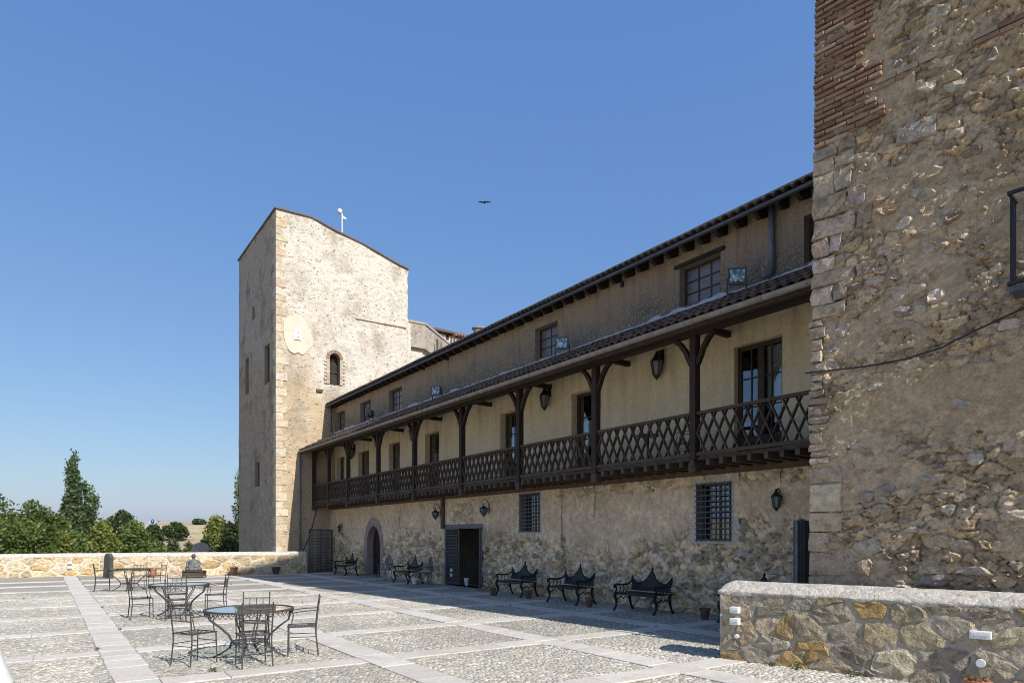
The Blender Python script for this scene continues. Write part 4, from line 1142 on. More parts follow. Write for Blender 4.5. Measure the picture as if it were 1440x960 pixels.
def glazed(X, w, name, depth, cols, rows, fr=.07, bars=.025, curtain=None, reveal='cream_plaster', double=False, kick=0.0, glass='pane_glass'):
    y0, y1, z0, z1 = w
    xf = X + depth - .05
    m = MB()
    m.box(xf, xf + .06, y0, y0 + fr, z0, z1); m.box(xf, xf + .06, y1 - fr, y1, z0, z1)
    m.box(xf, xf + .06, y0 + fr, y1 - fr, z1 - fr, z1); m.box(xf, xf + .06, y0 + fr, y1 - fr, z0, z0 + max(fr, kick))
    a0, a1, b0, b1 = y0 + fr, y1 - fr, z0 + max(fr, kick), z1 - fr
    if double: m.box(xf - .008, xf + .05, (a0 + a1) / 2 - fr * .8, (a0 + a1) / 2 + fr * .8, b0, b1)
    f = m.build(name, 'frame_wood', house, True)
    niche(f, X, w, depth, reveal)
    mb = MB()
    for i in range(1, cols):
        if double and i * 2 == cols: continue
        y = a0 + (a1 - a0) * i / cols; mb.box(xf + .012, xf + .045, y - bars / 2, y + bars / 2, b0, b1)
    for j in range(1, rows):
        z = b0 + (b1 - b0) * j / rows; mb.box(xf + .014, xf + .043, a0, a1, z - bars / 2, z + bars / 2)
    if mb.v: mb.build('glazing_bar', 'frame_wood', f)
    for i in range(cols):
        for j in range(rows):
            ya, yb = a0 + (a1 - a0) * i / cols, a0 + (a1 - a0) * (i + 1) / cols
            za, zb = b0 + (b1 - b0) * j / rows, b0 + (b1 - b0) * (j + 1) / rows
            MB().box(xf + .026, xf + .031, ya + .003, yb - .003, za + .003, zb - .003).build('pane', glass, f)
    if curtain:
        q = MB(); n = 16; ca, cb, cz0, cz1 = curtain
        vs = []
        for i in range(n + 1):
            y = a0 + (a1 - a0) * (ca + (cb - ca) * i / n); x = xf + .12 + .025 * math.sin(i * 2.1)
            vs += [(x, y, b0 + (b1 - b0) * cz0), (x, y, b0 + (b1 - b0) * cz1)]
        q.add(vs, [(2 * i, 2 * i + 2, 2 * i + 3, 2 * i + 1) for i in range(n)]); q.build('curtain', 'curtain', f, smooth=True)
    return f
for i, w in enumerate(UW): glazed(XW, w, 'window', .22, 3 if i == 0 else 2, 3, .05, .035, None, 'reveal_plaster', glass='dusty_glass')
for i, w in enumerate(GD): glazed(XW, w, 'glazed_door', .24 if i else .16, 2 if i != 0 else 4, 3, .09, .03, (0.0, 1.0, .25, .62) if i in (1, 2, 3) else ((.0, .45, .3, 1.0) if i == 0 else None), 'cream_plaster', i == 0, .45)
# timber lintel over the nearest upper window
y0, y1, z0, z1 = UW[0]
MB().box(XW - .06, XW + .2, y0 - .12, y1 + .12, z1 + .003, z1 + .08).build('lintel', 'dark_wood', house, True)
# barred ground-floor windows
for i, w in enumerate(LW):
    y0, y1, z0, z1 = w
    f = MB()
    t_ = .05
    f.box(XL + .18, XL + .24, y0, y0 + t_, z0, z1); f.box(XL + .18, XL + .24, y1 - t_, y1, z0, z1); f.box(XL + .18, XL + .24, y0, y1, z1 - t_, z1); f.box(XL + .18, XL + .24, y0, y1, z0, z0 + t_)
    f.box(XL + .19, XL + .23, (y0 + y1) / 2 - .03, (y0 + y1) / 2 + .03, z0, z1)
    f = f.build('window', 'grille_iron', house, True)
    niche(f, XL, w, .3, 'reveal_plaster')
    MB().box(XL + .205, XL + .21, y0 + t_, y1 - t_, z0 + t_, z1 - t_).build('pane', 'pane_glass', f)
    g = MB()
    nv_, nh = (7, 10) if i == 0 else (6, 10)
    for k in range(nv_ + 1):
        y = y0 + .02 + (y1 - y0 - .04) * k / nv_; g.tube([(XL - .05, y, z0 - .02), (XL - .05, y, z1 + .02)], .011, 6)
    for k in range(nh + 1):
        z = z0 + .02 + (z1 - z0 - .04) * k / nh; g.bar((XL - .052, y0 - .03, z), (XL - .052, y1 + .03, z), .008, .026)
    g.build('grille', 'grille_iron', f)
    # broken white render round the opening
    us = lin(y0 - .30, y1 + .34, .04, (y0, y1)); vs = lin(z0 - .06, z1 + .24, .04, (z0, z1))
    yy0, yy1, zz0, zz1 = y0, y1, z0, z1
    def ragged(uc, vc):
        d = np.maximum(np.maximum(yy0 - uc, uc - yy1), np.maximum(zz0 - vc, vc - zz1))
        return d > .20 + fbm(uc * 3.2, vc * 3.2, 121 + i, 3) * .3
    wall_grid('window_render', us, vs, [w], fac(XL), lambda U, V: .016 + fbm(U * 6, V * 6, 122, 3) * .02, 'white_render', f, False, ragged)
# doorway with grille leaves
y0, y1, z0, z1 = LD
dl = MB().box(XL - .05, XL + .3, y0 - .14, y1 + .16, z1 + .003, z1 + .15).build('door_lintel', 'grey_lintel', house, True)
dj = MB(); dj.box(XL - .03, XL + .05, y0 - .09, y0 - .001, 0, z1); dj.box(XL - .03, XL + .05, y1 + .001, y1 + .08, 0, z1)
doorway = dj.build('doorway', 'grey_lintel', house, True)
niche(doorway, XL, LD, .45, 'reveal_plaster', 'passage', 3.0)
def grille_leaf(w, h, nx, nz):
    m = MB(); t_ = .045
    m.box(0, t_, -.02, .02, .03, h); m.box(w - t_, w, -.02, .02, .03, h); m.box(t_, w - t_, -.02, .02, .03, .03 + t_); m.box(t_, w - t_, -.02, .02, h - t_, h)
    for k in range(1, nx): m.bar((w * k / nx, 0, .05), (w * k / nx, 0, h - .02), .016, .016, (0, 1, 0))
    for k in range(1, nz): m.bar((.02, -.012, h * k / nz), (w - .02, -.012, h * k / nz), .016, .02)
    return m
wl = (y1 - y0) * .5
o = grille_leaf(wl, z1 - .02, 7, 17).build('grille_leaf', 'grille_iron', doorway); o.location = (XL - .01, y1 - .01, .03); o.rotation_euler = (0, 0, math.radians(-97))
o = grille_leaf(wl, z1 - .02, 7, 17).build('grille_leaf', 'grille_iron', doorway); o.location = (XL - .02, y0 + .02, .03); o.rotation_euler = (0, 0, math.radians(237))
# pointed stone doorway
y0, y1, z0, z1 = AD; r = (y1 - y0) / 2; cy = (y0 + y1) / 2; zs = z1 - r * 1.25
leaf = MB().box(XL + .28, XL + .33, y0 - .03, y1 + .03, 0, z1 + .05)
for k in range(5): leaf.box(XL + .262, XL + .28, y0 + (y1 - y0) * k / 5 + .008, y0 + (y1 - y0) * (k + 1) / 5 - .008, .02, z1)
leaf = leaf.build('arched_door', 'dark_wood', house, True)
def arcpt(rr, a): return (cy - rr * math.cos(a), zs + rr * 1.25 * math.sin(a))
na = 9
for i in range(na):
    a0 = math.pi * i / na + .012; a1 = math.pi * (i + 1) / na - .012
    ro = r + .30
    pl = []
    for rr, aa in ((r, a0), (ro, a0), (ro, (a0 + a1) / 2), (ro, a1), (r, a1), (r, (a0 + a1) / 2)):
        p_ = arcpt(rr, aa); pl.append((XL - .05 + .004 * (i % 2), p_[0], p_[1]))
    MB().prism(pl, (.36, 0, 0)).build('voussoir', 'pink_stone', leaf)
zz = 0
for k in range(3):
    h = zs / 3
    for s in (-1, 1):
        ya = cy + s * r; yb = ya + s * (.28 if k % 2 else .34)
        MB().box(XL - .05, XL + .31, min(ya, yb), max(ya, yb), zz + .004, zz + h - .006).build('jamb_stone', 'pink_stone', leaf)
    zz += h
MB().box(XL - .25, XL + .2, y0 - .1, y1 + .1, 0.0, .06).build('door_step', 'grey_lintel', leaf)

# gallery floor, joists, beam
MB().box(XR - .02, XW, YN + .4, YF, 3.24, 3.31).build('gallery_floor', 'soffit_wood', house, True)
MB().box(XL - .10, XL + .05, YN + .4, YF, 3.02, 3.12).build('wall_plate', 'rust_wood', house, True)
rng = random.Random(51)
y = YN + .7; js = MB().box(XR - .10, XL, -.045, .045, 3.122, 3.238)
jm = None
while y < YF - .1:
    dx = rng.uniform(-.02, .04)
    if jm is None:
        o = js.build('joist', 'grey_wood', house, True); jm = o.data
    else: o = link('joist', jm, house, True)
    o.location = (dx, y, 0); y += .33 + rng.uniform(-.03, .03)
# posts with forked braces, railing bays
PX = [439.6, 462.5, 489.6, 532, 583, 650, 731, 838, 977]
PY = [on_x(p_, 600, XR)[0] for p_ in PX]
PY[0] = YF - .12
PY = sorted(PY); PY = [PY[0] - 3.05] + PY
ZT = 5.78
MB().box(XR - .09, XR + .09, YN + .4, YF, ZT, ZT + .17).build('head_beam', 'dark_wood', house, True)
for y in PY:
    p_ = MB().box(XR - .075, XR + .075, y - .075, y + .075, 3.06, ZT).build('post', 'dark_wood', house, True)
    MB().box(XR - .09, XR + .09, y - .09, y + .09, 3.0, 3.2).build('post_foot', 'grey_wood', p_)
    for s in (-1, 1):
        if (y > YF - .3 and s > 0): continue
        pts = [(XR, y + s * .07, 5.18), (XR, y + s * .14, 5.30), (XR, y + s * .22, 5.48), (XR, y + s * .36, 5.66), (XR, y + s * .50, ZT - .01)]
        b_ = MB()
        for a, c in zip(pts[:-1], pts[1:]): b_.bar(a, c, .085, .10, (1, 0, 0))
        b_.build('brace', 'dark_wood', p_)
    if y < YF - .3:
        MB().bar((XR - .1, y + .02, ZT + .24), (XW, y + .02, ZT + .20), .11, .12).build('tie_beam', 'dark_wood', p_)
RB, RTp = 3.36, 4.19
rail = MB().box(XR - .045, XR + .045, YN + .5, YF - .05, RTp - .03, RTp + .03).build('railing', 'grey_wood', house, True)
MB().box(XR - .05, XR + .04, YN + .5, YF - .05, RB - .035, RB + .035).build('bottom_rail', 'grey_wood', rail)
sp, run = .255, .385
for ya, yb in zip(PY[:-1], PY[1:]):
    a, b = ya + .075, yb - .075
    n = int(round((b - a) / sp)); s_ = (b - a) / n
    for s in (-1, 1):
        for k in range(-2, n + 1):
            # slat from (t0, RB) rising to (t0 + run, RTp), mirrored for s = -1
            t0 = k * s_ + s_ * .2; t1 = t0 + run; q0, q1 = 0.0, 1.0
            if t0 < 0: q0 = -t0 / run
            if t1 > b - a: q1 = (b - a - t0) / run
            if q1 - q0 < .12: continue
            ta, tb = t0 + run * q0, t0 + run * q1
            za, zb = RB + .03 + (RTp - RB - .06) * q0, RB + .03 + (RTp - RB - .06) * q1
            A, B = (a + ta, a + tb) if s > 0 else (b - ta, b - tb)
            x = XR - .014 * s + rng.uniform(-.002, .002)
            MB().bar((x, A, za), (x, B, zb), .022, .068 + rng.uniform(-.010, .005), (0, 0, 1) if False else (1, 0, 0)).build('slat', 'grey_wood', rail)

# lower roof over the gallery: boards, gutter, tiles, flashing
SL = math.atan2(6.74 - 5.86, XW - XG - .06)
def roofpt(s, lift):                                # s metres up the slope from the eave
    return XG + .06 + s * math.cos(SL) - lift * math.sin(SL), 5.86 + s * math.sin(SL) + lift * math.cos(SL)
LEN = (XW - XG - .06) / math.cos(SL)
m = MB()
a = roofpt(-.02, -.06); b = roofpt(LEN, -.06); c = roofpt(LEN, 0); d = roofpt(-.02, 0)
m.prism([(p_[0], YN, p_[1]) for p_ in (a, b, c, d)], (0, YF - YN, 0)); lroof = m.build('lower_roof', 'soffit_wood', house, True)
g = MB(); n = 8; vs = []
for y in lin(YN + .2, YF, 3.0):
    for k in range(n + 1):
        q = math.pi * k / n; vs.append((XG - .075 * math.cos(q) - .0, y, 5.83 - .085 * math.sin(q)))
ny = len(lin(YN + .2, YF, 3.0)); fs = [(i * (n + 1) + k, i * (n + 1) + k + 1, (i + 1) * (n + 1) + k + 1, (i + 1) * (n + 1) + k) for i in range(ny - 1) for k in range(n)]
g.add(vs, fs)
gut = mk('gutter', g.v, g.f, 'zinc', house, True, True)
for y in np.arange(YN + .8, YF, .85): MB().tube([(XG - .08 * math.cos(q), y, 5.835 - .091 * math.sin(q)) for q in np.linspace(0, math.pi, 7)], .009, 5).build('gutter_bracket', 'zinc', gut)
MB().box(XG + .075, XG + .11, YN + .2, YF, 5.70, 5.85).build('fascia_board', 'soffit_wood', house, True)
MB().prism([(XG + .11, YN + .2, 5.72), (XR - .09, YN + .2, 5.86), (XR - .09, YN + .2, 5.90), (XG + .11, YN + .2, 5.76)], (0, YF - YN - .25, 0)).build('soffit', 'soffit_wood', house, True)

def tile_mesh(r0, r1, L, th=.016, n=7):
    """Barrel tile: arched, tapering, with thickness; length along +s, mid of its lower end at the origin."""
    vs = []; fs = []
    for end, r in ((0, r0), (L, r1)):
        for rr in (r, r - th):
            for k in range(n):
                q = math.pi * k / (n - 1); vs.append((end, rr * math.cos(q), rr * math.sin(q) * .85))
    o0, i0, o1, i1 = 0, n, 2 * n, 3 * n
    for k in range(n - 1):
        fs += [(o0 + k, o0 + k + 1, o1 + k + 1, o1 + k), (i0 + k, i1 + k, i1 + k + 1, i0 + k + 1), (o0 + k, i0 + k, i0 + k + 1, o0 + k + 1), (o1 + k, o1 + k + 1, i1 + k + 1, i1 + k)]
    me = bpy.data.meshes.new('tile'); me.from_pydata(vs, [], fs); me.materials.append(MATS['roof_tile'])
    me.polygons.foreach_set('use_smooth', [True] * len(me.polygons)); me.update()
    return me, np.array(vs), fs
tm, tv, tfc = tile_mesh(.105, .085, .46)
pitch = .205; rows = 6; ex_ = LEN / rows
tiles = []
y = YN + .3
while y < YF - .08:
    for k in range(rows):
        tiles.append((y + rng.uniform(-.012, .012), k * ex_ - .06 + rng.uniform(-.02, .02), .012 + .012 * (k % 2) + rng.uniform(0, .008), rng.uniform(-.04, .04)))
    y += pitch
def tile_mat(y, s, lift, yaw):
    x, z = roofpt(s, lift); return Matrix.Translation((x, y, z)) @ Matrix.Rotation(-SL, 4, 'Y') @ Matrix.Rotation(yaw, 4, 'Z') @ Matrix.Rotation(math.radians(2.5), 4, 'Y')
tiles.sort(key=lambda t_: -1 / (t_[0] ** 2 + 115) * (1.6 if t_[1] < .2 else 1))
for t_ in tiles[:300]: link('tile', tm, lroof).matrix_local = tile_mat(*t_)
vs = []; fs = []; k = 0
for t_ in tiles[300:]:
    M = np.array(tile_mat(*t_)); vs.append(tv @ M[:3, :3].T + M[:3, 3]); fs += [tuple(i + k for i in f) for f in tfc]; k += len(tv)
o = mk('distant_tiles', np.concatenate(vs), fs, 'roof_tile', lroof, False, True); o['kind'] = 'stuff'
us = lin(YN, YF, .12)
V = []; F = []
for i, yy in enumerate(us):
    hh = .05 + min(.07, max(0, fb(yy * 1.9, 2, 131, 4) - .12) * .8) + rng.uniform(0, .03)
    x, z = roofpt(LEN - .10, .10)
    V += [(x + .02, yy, z - .01), (XW - .055, yy, z + .0), (XW - .05, yy, z + .0 + hh), (XW + .02, yy, z + .01 + hh)]
for i in range(len(us) - 1):
    for j in range(3): F.append((i * 4 + j, (i + 1) * 4 + j, (i + 1) * 4 + j + 1, i * 4 + j + 1))
mk('flashing', V, F, 'flashing', lroof, False, True)

# upper roof: rafter tails, boards, gutter edge, eave tiles
SU = math.radians(24)
def up(s, lift): return XE + s * math.cos(SU) - lift * math.sin(SU), 8.17 + s * math.sin(SU) + lift * math.cos(SU)
a, b, c, d = up(0, 0), up(9, 0), up(9, .05), up(0, .05)
uroof = MB().prism([(p_[0], YN - .3, p_[1]) for p_ in (a, b, c, d)], (0, YF - YN + .3, 0)).build('upper_roof', 'slate_tile', house, True)
m = MB(); a, b, c, d = up(.10, -.21), up(.9, -.21), up(.9, -.003), up(.0, -.003); e_ = up(.0, -.08)
tailm = None; y = YN
while y < YF - .1:
    if tailm is None:
        o = m.prism([(p_[0], -.045, p_[1]) for p_ in (a, b, c, d, e_)], (0, .09, 0)).build('rafter_tail', 'dark_wood', house, True); tailm = o.data
    else: o = link('rafter_tail', tailm, house, True)
    o.location = (rng.uniform(-.015, .015), y, 0); y += .47 + rng.uniform(-.02, .02)
MB().box(XE - .09, XE - .01, YN - .3, YF, 8.115, 8.165).build('eave_gutter', 'dark_gutter', house, True)
tm2 = tm.copy(); tm2.materials.clear(); tm2.materials.append(MATS['eave_tile'])
y = YN - .2
while y < YF - .08:
    x, z = up(-.05, .055 + rng.uniform(0, .012))
    link('eave_tile', tm2, uroof).matrix_local = Matrix.Translation((x, y, z)) @ Matrix.Rotation(-SU + math.radians(2), 4, 'Y') @ Matrix.Rotation(rng.uniform(-.04, .04), 4, 'Z')
    y += pitch
# wall top swells up between the rafters; downpipes
def pipe(px, X, z0, z1, r=.05):
    y = on_x(px, 600, X)[0]
    o = MB().tube([(X, y, z0), (X, y, z1)], r, 10).build('downpipe', 'pipe_blue', house, True, True)
    return o
pipe(1085, XW - .08, 6.95, 8.25, .06)
y = on_x(1085, 600, XW - .08)[0]; MB().tube([(XW - .08, y, 7.0), (XW - .1, y + .04, 6.9), (XW - .25, y + .1, 6.86)], .06, 10).build('downpipe_shoe', 'pipe_blue', house, True, True)
MB().tube([(11.75, TY - .12, 6.9), (11.75, TY - .12, 8.25)], .05, 8).build('downpipe', 'pipe_blue', house, True, True)
x = on_y(422, 700, TY - .1)[0]; MB().tube([(x, TY - .1, -.2), (x, TY - .1, 5.75)], .05, 8).build('downpipe', 'pipe_blue', house, True, True)
y = on_x(622.5, 700, XL - .1)[0]; MB().box(XL - .15, XL - .05, y - .07, y + .07, 1.98, 3.1).build('timber_strut', 'rust_wood', house, True)
for px, py in ((876, 400), (630, 504), (597, 518)):
    q = on_x(px, py, XW); MB().box(XW - .04, XW + .1, q[0] - .05, q[0] + .05, q[1] - .07, q[1] + .07).build('vent', 'interior', house, True)

# ------------------------------------------------------------------ garden chairs and tables of wrought iron
def make_chair(name='iron_chair'):
    root = thing(name, 'iron chair', 'chair')
    w, dp, sh, bh = .19, .19, .41, .84           # half width, half depth, seat and back height; the back is at -y, front +y
    for sx in (-1, 1):
        MB().tube([(sx * w, dp, 0), (sx * (w - .012), dp - .005, sh)], .0095, 6).build('leg', 'iron', root)
        MB().tube([(sx * w, -dp - .03, 0), (sx * (w - .01), -dp, sh * .7), (sx * (w - .01), -dp, sh), (sx * w, -dp - .03, bh * .8), (sx * w, -dp - .055, bh)], .0105, 6).build('leg', 'iron', root)
    m = MB(); q = [(-w, -dp, sh), (w, -dp, sh), (w, dp, sh), (-w, dp, sh)]
    for a, b in zip(q, q[1:] + q[:1]): m.bar(a, b, .02, .012)
    fr = m.build('seat_frame', 'iron', root)
    m = MB()
    for k in range(1, 5):
        x = -w + 2 * w * k / 5; m.tube([(x, -dp, sh), (x + .012, -dp / 2, sh - .006), (x - .012, 0, sh - .009), (x + .012, dp / 2, sh - .006), (x, dp, sh)], .004, 4)
    for k in range(1, 4):
        y = -dp + 2 * dp * k / 4; m.tube([(-w, y, sh), (-w / 2, y + .012, sh - .006), (0, y - .012, sh - .009), (w / 2, y + .012, sh - .006), (w, y, sh)], .005, 4)
    m.build('seat', 'iron', root)
    m = MB()
    def bk(z): return -dp - .03 * (z - sh) / (bh * .8 - sh) if z < bh * .8 else -dp - .03 - .025 * (z - bh * .8) / (bh * .2)
    for z in (sh + .17, bh - .09): m.tube([(-w, bk(z), z), (w, bk(z), z)], .008, 6)
    for k in range(1, 4):
        x = -w + 2 * w * k / 4; m.tube([(x, bk(sh + .17), sh + .17), (x, bk(bh - .09), bh - .09)], .006, 5)
    m.build('backrest', 'iron', root)
    for sx in (-1, 1):
        MB().tube([(sx * w, bk(.63), .64), (sx * (w + .012), -.02, .635), (sx * (w + .015), dp - .05, .61), (sx * (w + .01), dp - .07, .55), (sx * w, dp - .04, sh)], .008, 5).build('armrest', 'iron', root)
    m = MB()
    for sx in (-1, 1): m.tube([(sx * w, dp, .27), (sx * w, -dp - .01, .27)], .006, 5)
    m.tube([(-w, dp, .29), (w, dp, .29)], .006, 5); m.tube([(-w, -dp - .01, .25), (w, -dp - .01, .25)], .006, 5)
    m.build('stretcher', 'iron', root)
    return root
def make_table():
    root = thing('iron_table', 'iron table', 'table')
    R, h = .60, .675
    m = MB().lathe([(R - .03, h - .012), (R - .03, h - .004)], 40); m.build('glass_top', 'table_glass', root)
    m = MB(); n = 40
    vs = []
    for r_, z in ((R - .035, h - .022), (R, h - .022), (R, h + .004), (R - .035, h + .004)):
        for k in range(n): vs.append((r_ * math.cos(2 * math.pi * k / n), r_ * math.sin(2 * math.pi * k / n), z))
    fs = [(j * n + k, j * n + (k + 1) % n, ((j + 1) % 4) * n + (k + 1) % n, ((j + 1) % 4) * n + k) for j in range(4) for k in range(n)]
    m.add(vs, fs); m.build('rim', 'iron', root)
    m = MB(); n = 44                              # scrolled apron under the rim
    for k in range(n):
        a = 2 * math.pi * k / n; b = 2 * math.pi * (k + .5) / n; c = 2 * math.pi * (k + 1) / n; r_ = R - .02
        m.tube([(r_ * math.cos(t), r_ * math.sin(t), z) for t, z in ((a, h - .022), (a * .6 + b * .4, h - .06), (b, h - .085), (c * .6 + b * .4, h - .06), (c, h - .022))], .005, 4)
        m.tube([(r_ * math.cos(t), r_ * math.sin(t), z) for t, z in ((a, h - .05), (b, h - .03), (c, h - .05))], .004, 4)
    m.build('apron', 'iron', root)
    for k in range(4):
        a = math.pi / 4 + k * math.pi / 2; ca, sa = math.cos(a), math.sin(a)
        for off in (-.02, .02):
            pts = [(R - .03, h - .03), (R - .07, h - .16), (.40, .42), (.28, .31), (.235, .22), (.27, .13), (.38, .05), (.49, .0)]
            lp = [(r_ * ca - off * sa * (1 if i < 5 else .4), r_ * sa + off * ca * (1 if i < 5 else .4), z) for i, (r_, z) in enumerate(pts)]
            MB().tube(lp, .011, 6).build('leg', 'iron', root, smooth=True)
    m = MB(); n = 24
    m.tube([(.235 * math.cos(2 * math.pi * k / n), .235 * math.sin(2 * math.pi * k / n), .22) for k in range(n + 1)], .012, 6)
    for k in range(6):
        a = math.pi * k / 6; m.tube([(.235 * math.cos(a), .235 * math.sin(a), .22), (-.235 * math.cos(a), -.235 * math.sin(a), .22)], .006, 5)
    m.build('ring_shelf', 'iron', root)
    return root
t0 = make_table(); c0 = make_chair()
GT = 'glass-topped iron tables on the terrace'; GC = 'iron chairs around the terrace tables'
tabs = [((2.38, 10.0), 0.3, 'nearest round glass-topped iron table on the cobbles'), ((2.38, 16.0), 0.1, 'round glass-topped iron table in the middle of the row of three'), ((2.2, 24.4), .5, 'farthest round iron table, by the end of the cream parapet')]
for i, (p, rz, lab) in enumerate(tabs):
    o = t0 if i == 0 else copy_tree(t0)
    o.location = (p[0], p[1], .015); o.rotation_euler = (0, 0, rz); tag(o, lab, 'table', GT)
chairs = [((1.66, 9.90), (.335, .185), 'iron armchair left of the nearest table, beside the wide slab strip'),
          ((2.27, 9.30), (.03, 1), 'iron chair nearest the camera, its back turned, at the nearest table'),
          ((2.60, 10.62), (-.35, -.9), 'iron chair behind the nearest glass table'),
          ((3.06, 9.80), (-.93, .30), 'iron chair right of the nearest table'),
          ((1.66, 16.0), (1, .05), 'iron chair left of the middle table, beside the slab strip'),
          ((2.20, 15.25), (.15, 1), 'iron chair in front of the middle table with its back turned'),
          ((2.45, 16.75), (-.1, -1), 'iron chair behind the middle table'),
          ((3.12, 16.12), (-1, .05), 'iron chair right of the middle table'),
          ((1.50, 24.7), (1, -.1), 'iron chair left of the farthest table, before the dark upright stone'),
          ((2.55, 25.2), (-.3, -1), 'iron chair behind the farthest table'),
          ((3.05, 25.0), (-1, -.3), 'iron chair right of the farthest table, in front of a flowerpot')]
for i, (p, hd, lab) in enumerate(chairs):
    o = c0 if i == 0 else copy_tree(c0)
    o.location = (p[0], p[1], .015); o.rotation_euler = (0, 0, math.atan2(hd[1], hd[0]) - math.pi / 2); tag(o, lab, 'chair', GC)

# ------------------------------------------------------------------ cast-iron benches
def make_bench():
    root = thing('iron_bench', 'bench', 'bench')
    L, D, sh = .60, .22, .42                      # half length, half depth; back at +y, front at -y
    def top(x):
        a = abs(x) / L
        return .62 + .30 * max(0, 1 - a / .48) ** 1.7 + .03 * max(0, 1 - abs(a - .42) / .2) + .16 * max(0, (a - .66) / .34) ** 2
    m = MB()
    for k in range(9):
        y = -D + 2 * D * k / 8; m.box(-L + .02, L - .02, y - .018, y + .018, sh - .012, sh + .006)
    m.box(-L, L, -D - .03, -D - .005, sh - .05, sh + .008)
    m.build('seat', 'bench_green', root)
    def yb(z): return D + .02 + (z - sh) * .16
    m = MB(); n = 32; pts = []
    for k in range(n + 1):
        x = -L + 2 * L * k / n; z = top(x); pts.append((x, yb(z), z))
    m.lathe([(.004, .91), (.03, .94), (.02, .965), (.004, .99)], 8, (0, yb(.93), 0)); m.tube(pts, .021, 6); m.tube([(-L, yb(sh + .05), sh + .05), (L, yb(sh + .05), sh + .05)], .018, 6)
    for k in range(1, n):
        x = -L + 2 * L * k / n; z = top(x)
        w = .014 if abs(x) > .24 else .022
        m.bar((x, yb(sh + .05), sh + .05), (x, yb(z), z), w * 2, .012, (0, 1, 0))
    for z in (.52, .58):
        m.tube([(-L, yb(z), z), (L, yb(z), z)], .012, 5)
    # pierced centre crest
    m.prism([(x, yb(z) - .012, z) for x, z in [(-.26, .55), (.26, .55)] + [(.26 - .52 * k_ / 14, top(.26 - .52 * k_ / 14)) for k_ in range(15)] + []], (0, .02, .004))
    m.build('backrest', 'bench_green', root)
    for s in (-1, 1):
        x = s * L
        MB().tube([(x, -D - .02, sh), (x, -D - .06, .34), (x, -D + .0, .22), (x, -D - .0, .13), (x, -D - .05, .05), (x, -D - .09, .0)], [.036, .042, .032, .026, .026, .03], 7).build('leg', 'bench_green', root, smooth=True)
        MB().tube([(x, D + .02, sh), (x, D - .02, .34), (x, D + .0, .22), (x, D + .03, .12), (x, D + .07, .05), (x, D + .10, .0)], [.036, .040, .032, .026, .026, .03], 7).build('leg', 'bench_green', root, smooth=True)
        m = MB()
        m.tube([(x, yb(.72), .74), (x, yb(.66), .66), (x, D - .06, .60), (x, 0, .58), (x, -D - .01, .60), (x, -D - .07, .575), (x, -D - .075, .53), (x, -D - .03, .52)], [.016, .022, .022, .022, .024, .024, .02, .014], 7)
        m.tube([(x, -D - .02, sh), (x, -D - .0, .5), (x, -D - .03, .58)], .02, 6)
        for k in range(3): m.tube([(x, -D + .1 + k * .11, sh), (x, -D + .14 + k * .11, .5), (x, -D + .1 + k * .11, .585)], .011, 5)
        m.build('armrest', 'bench_green', root, smooth=True)
        m = MB(); m.tube([(x, -D - .01, .24), (x, -.06, .32), (x, 0, .26), (x, .06, .32), (x, D, .24)], .014, 6); m.build('brace', 'bench_green', root)
    return root
GB = 'dark green cast-iron benches against the castle wing'
b0 = make_bench()
for i, (x, y, lab) in enumerate([(11.08, 15.95, 'dark green iron bench just right of the open grille doorway'), (11.02, 13.45, 'dark green iron bench between two others, below the plain wall'),
                                 (11.05, 10.95, 'dark green iron bench left of and below the nearest barred window'), (11.2, 8.15, 'dark green iron bench mostly hidden behind the golden parapet end'),
                                 (10.95, 22.7, 'dark green iron bench between two grey metal chairs'), (10.95, 28.9, 'farthest dark green iron bench, between metal gate and pointed doorway')]):
    o = b0 if i == 0 else copy_tree(b0)
    o.location = (x, y, .013); o.rotation_euler = (0, 0, -math.pi / 2 + [0.02, -.03, .03, 0, 0, .02][i]); tag(o, lab, 'bench', GB)

# ornate grey chairs
def make_ornate():
    root = thing('ornate_chair', 'ornate chair', 'chair')
    sh = .43
    m = MB().lathe([(.02, sh - .015), (.21, sh - .012), (.225, sh), (.21, sh + .012), (.02, sh + .014)], 16); m.build('seat', 'chair_grey', root, smooth=True)
    m = MB(); n = 20; ring = []
    for k in range(n + 1):
        a = 2 * math.pi * k / n; ring.append((.20 * math.sin(a), .20 + .02 * math.cos(a) + .03, .68 - .23 * math.cos(a)))
    m.tube(ring, .018, 6)
    for k in range(7):
        x = -.15 + .05 * k; hz = math.sqrt(max(.001, 1 - (x / .2) ** 2)) * .23
        m.bar((x, .225, .68 - hz), (x, .225, .68 + hz), .026, .012, (0, 1, 0))
    m.tube([(.11 * math.sin(2 * math.pi * k / 14), .215, .70 + .12 * math.cos(2 * math.pi * k / 14)) for k in range(15)], .016, 5)
    m.lathe([(.005, .88), (.05, .92), (.035, .96), (.005, 1.0)], 8, (0, .235, 0))
    m.build('backrest', 'chair_grey', root)
    for sx in (-1, 1):
        MB().tube([(sx * .19, .2, .62), (sx * .25, .05, .63), (sx * .26, -.12, .62), (sx * .22, -.16, .55), (sx * .19, -.1, sh)], .014, 6).build('armrest', 'chair_grey', root, smooth=True)
        for sy in (-1, 1):
            MB().tube([(sx * .14, sy * .14, sh), (sx * .19, sy * .19, .34), (sx * .15, sy * .15, .16), (sx * .2, sy * .2, .03), (sx * .23, sy * .23, 0)], [.02, .024, .014, .014, .018], 6).build('leg', 'chair_grey', root, smooth=True)
    return root
o0 = make_ornate()
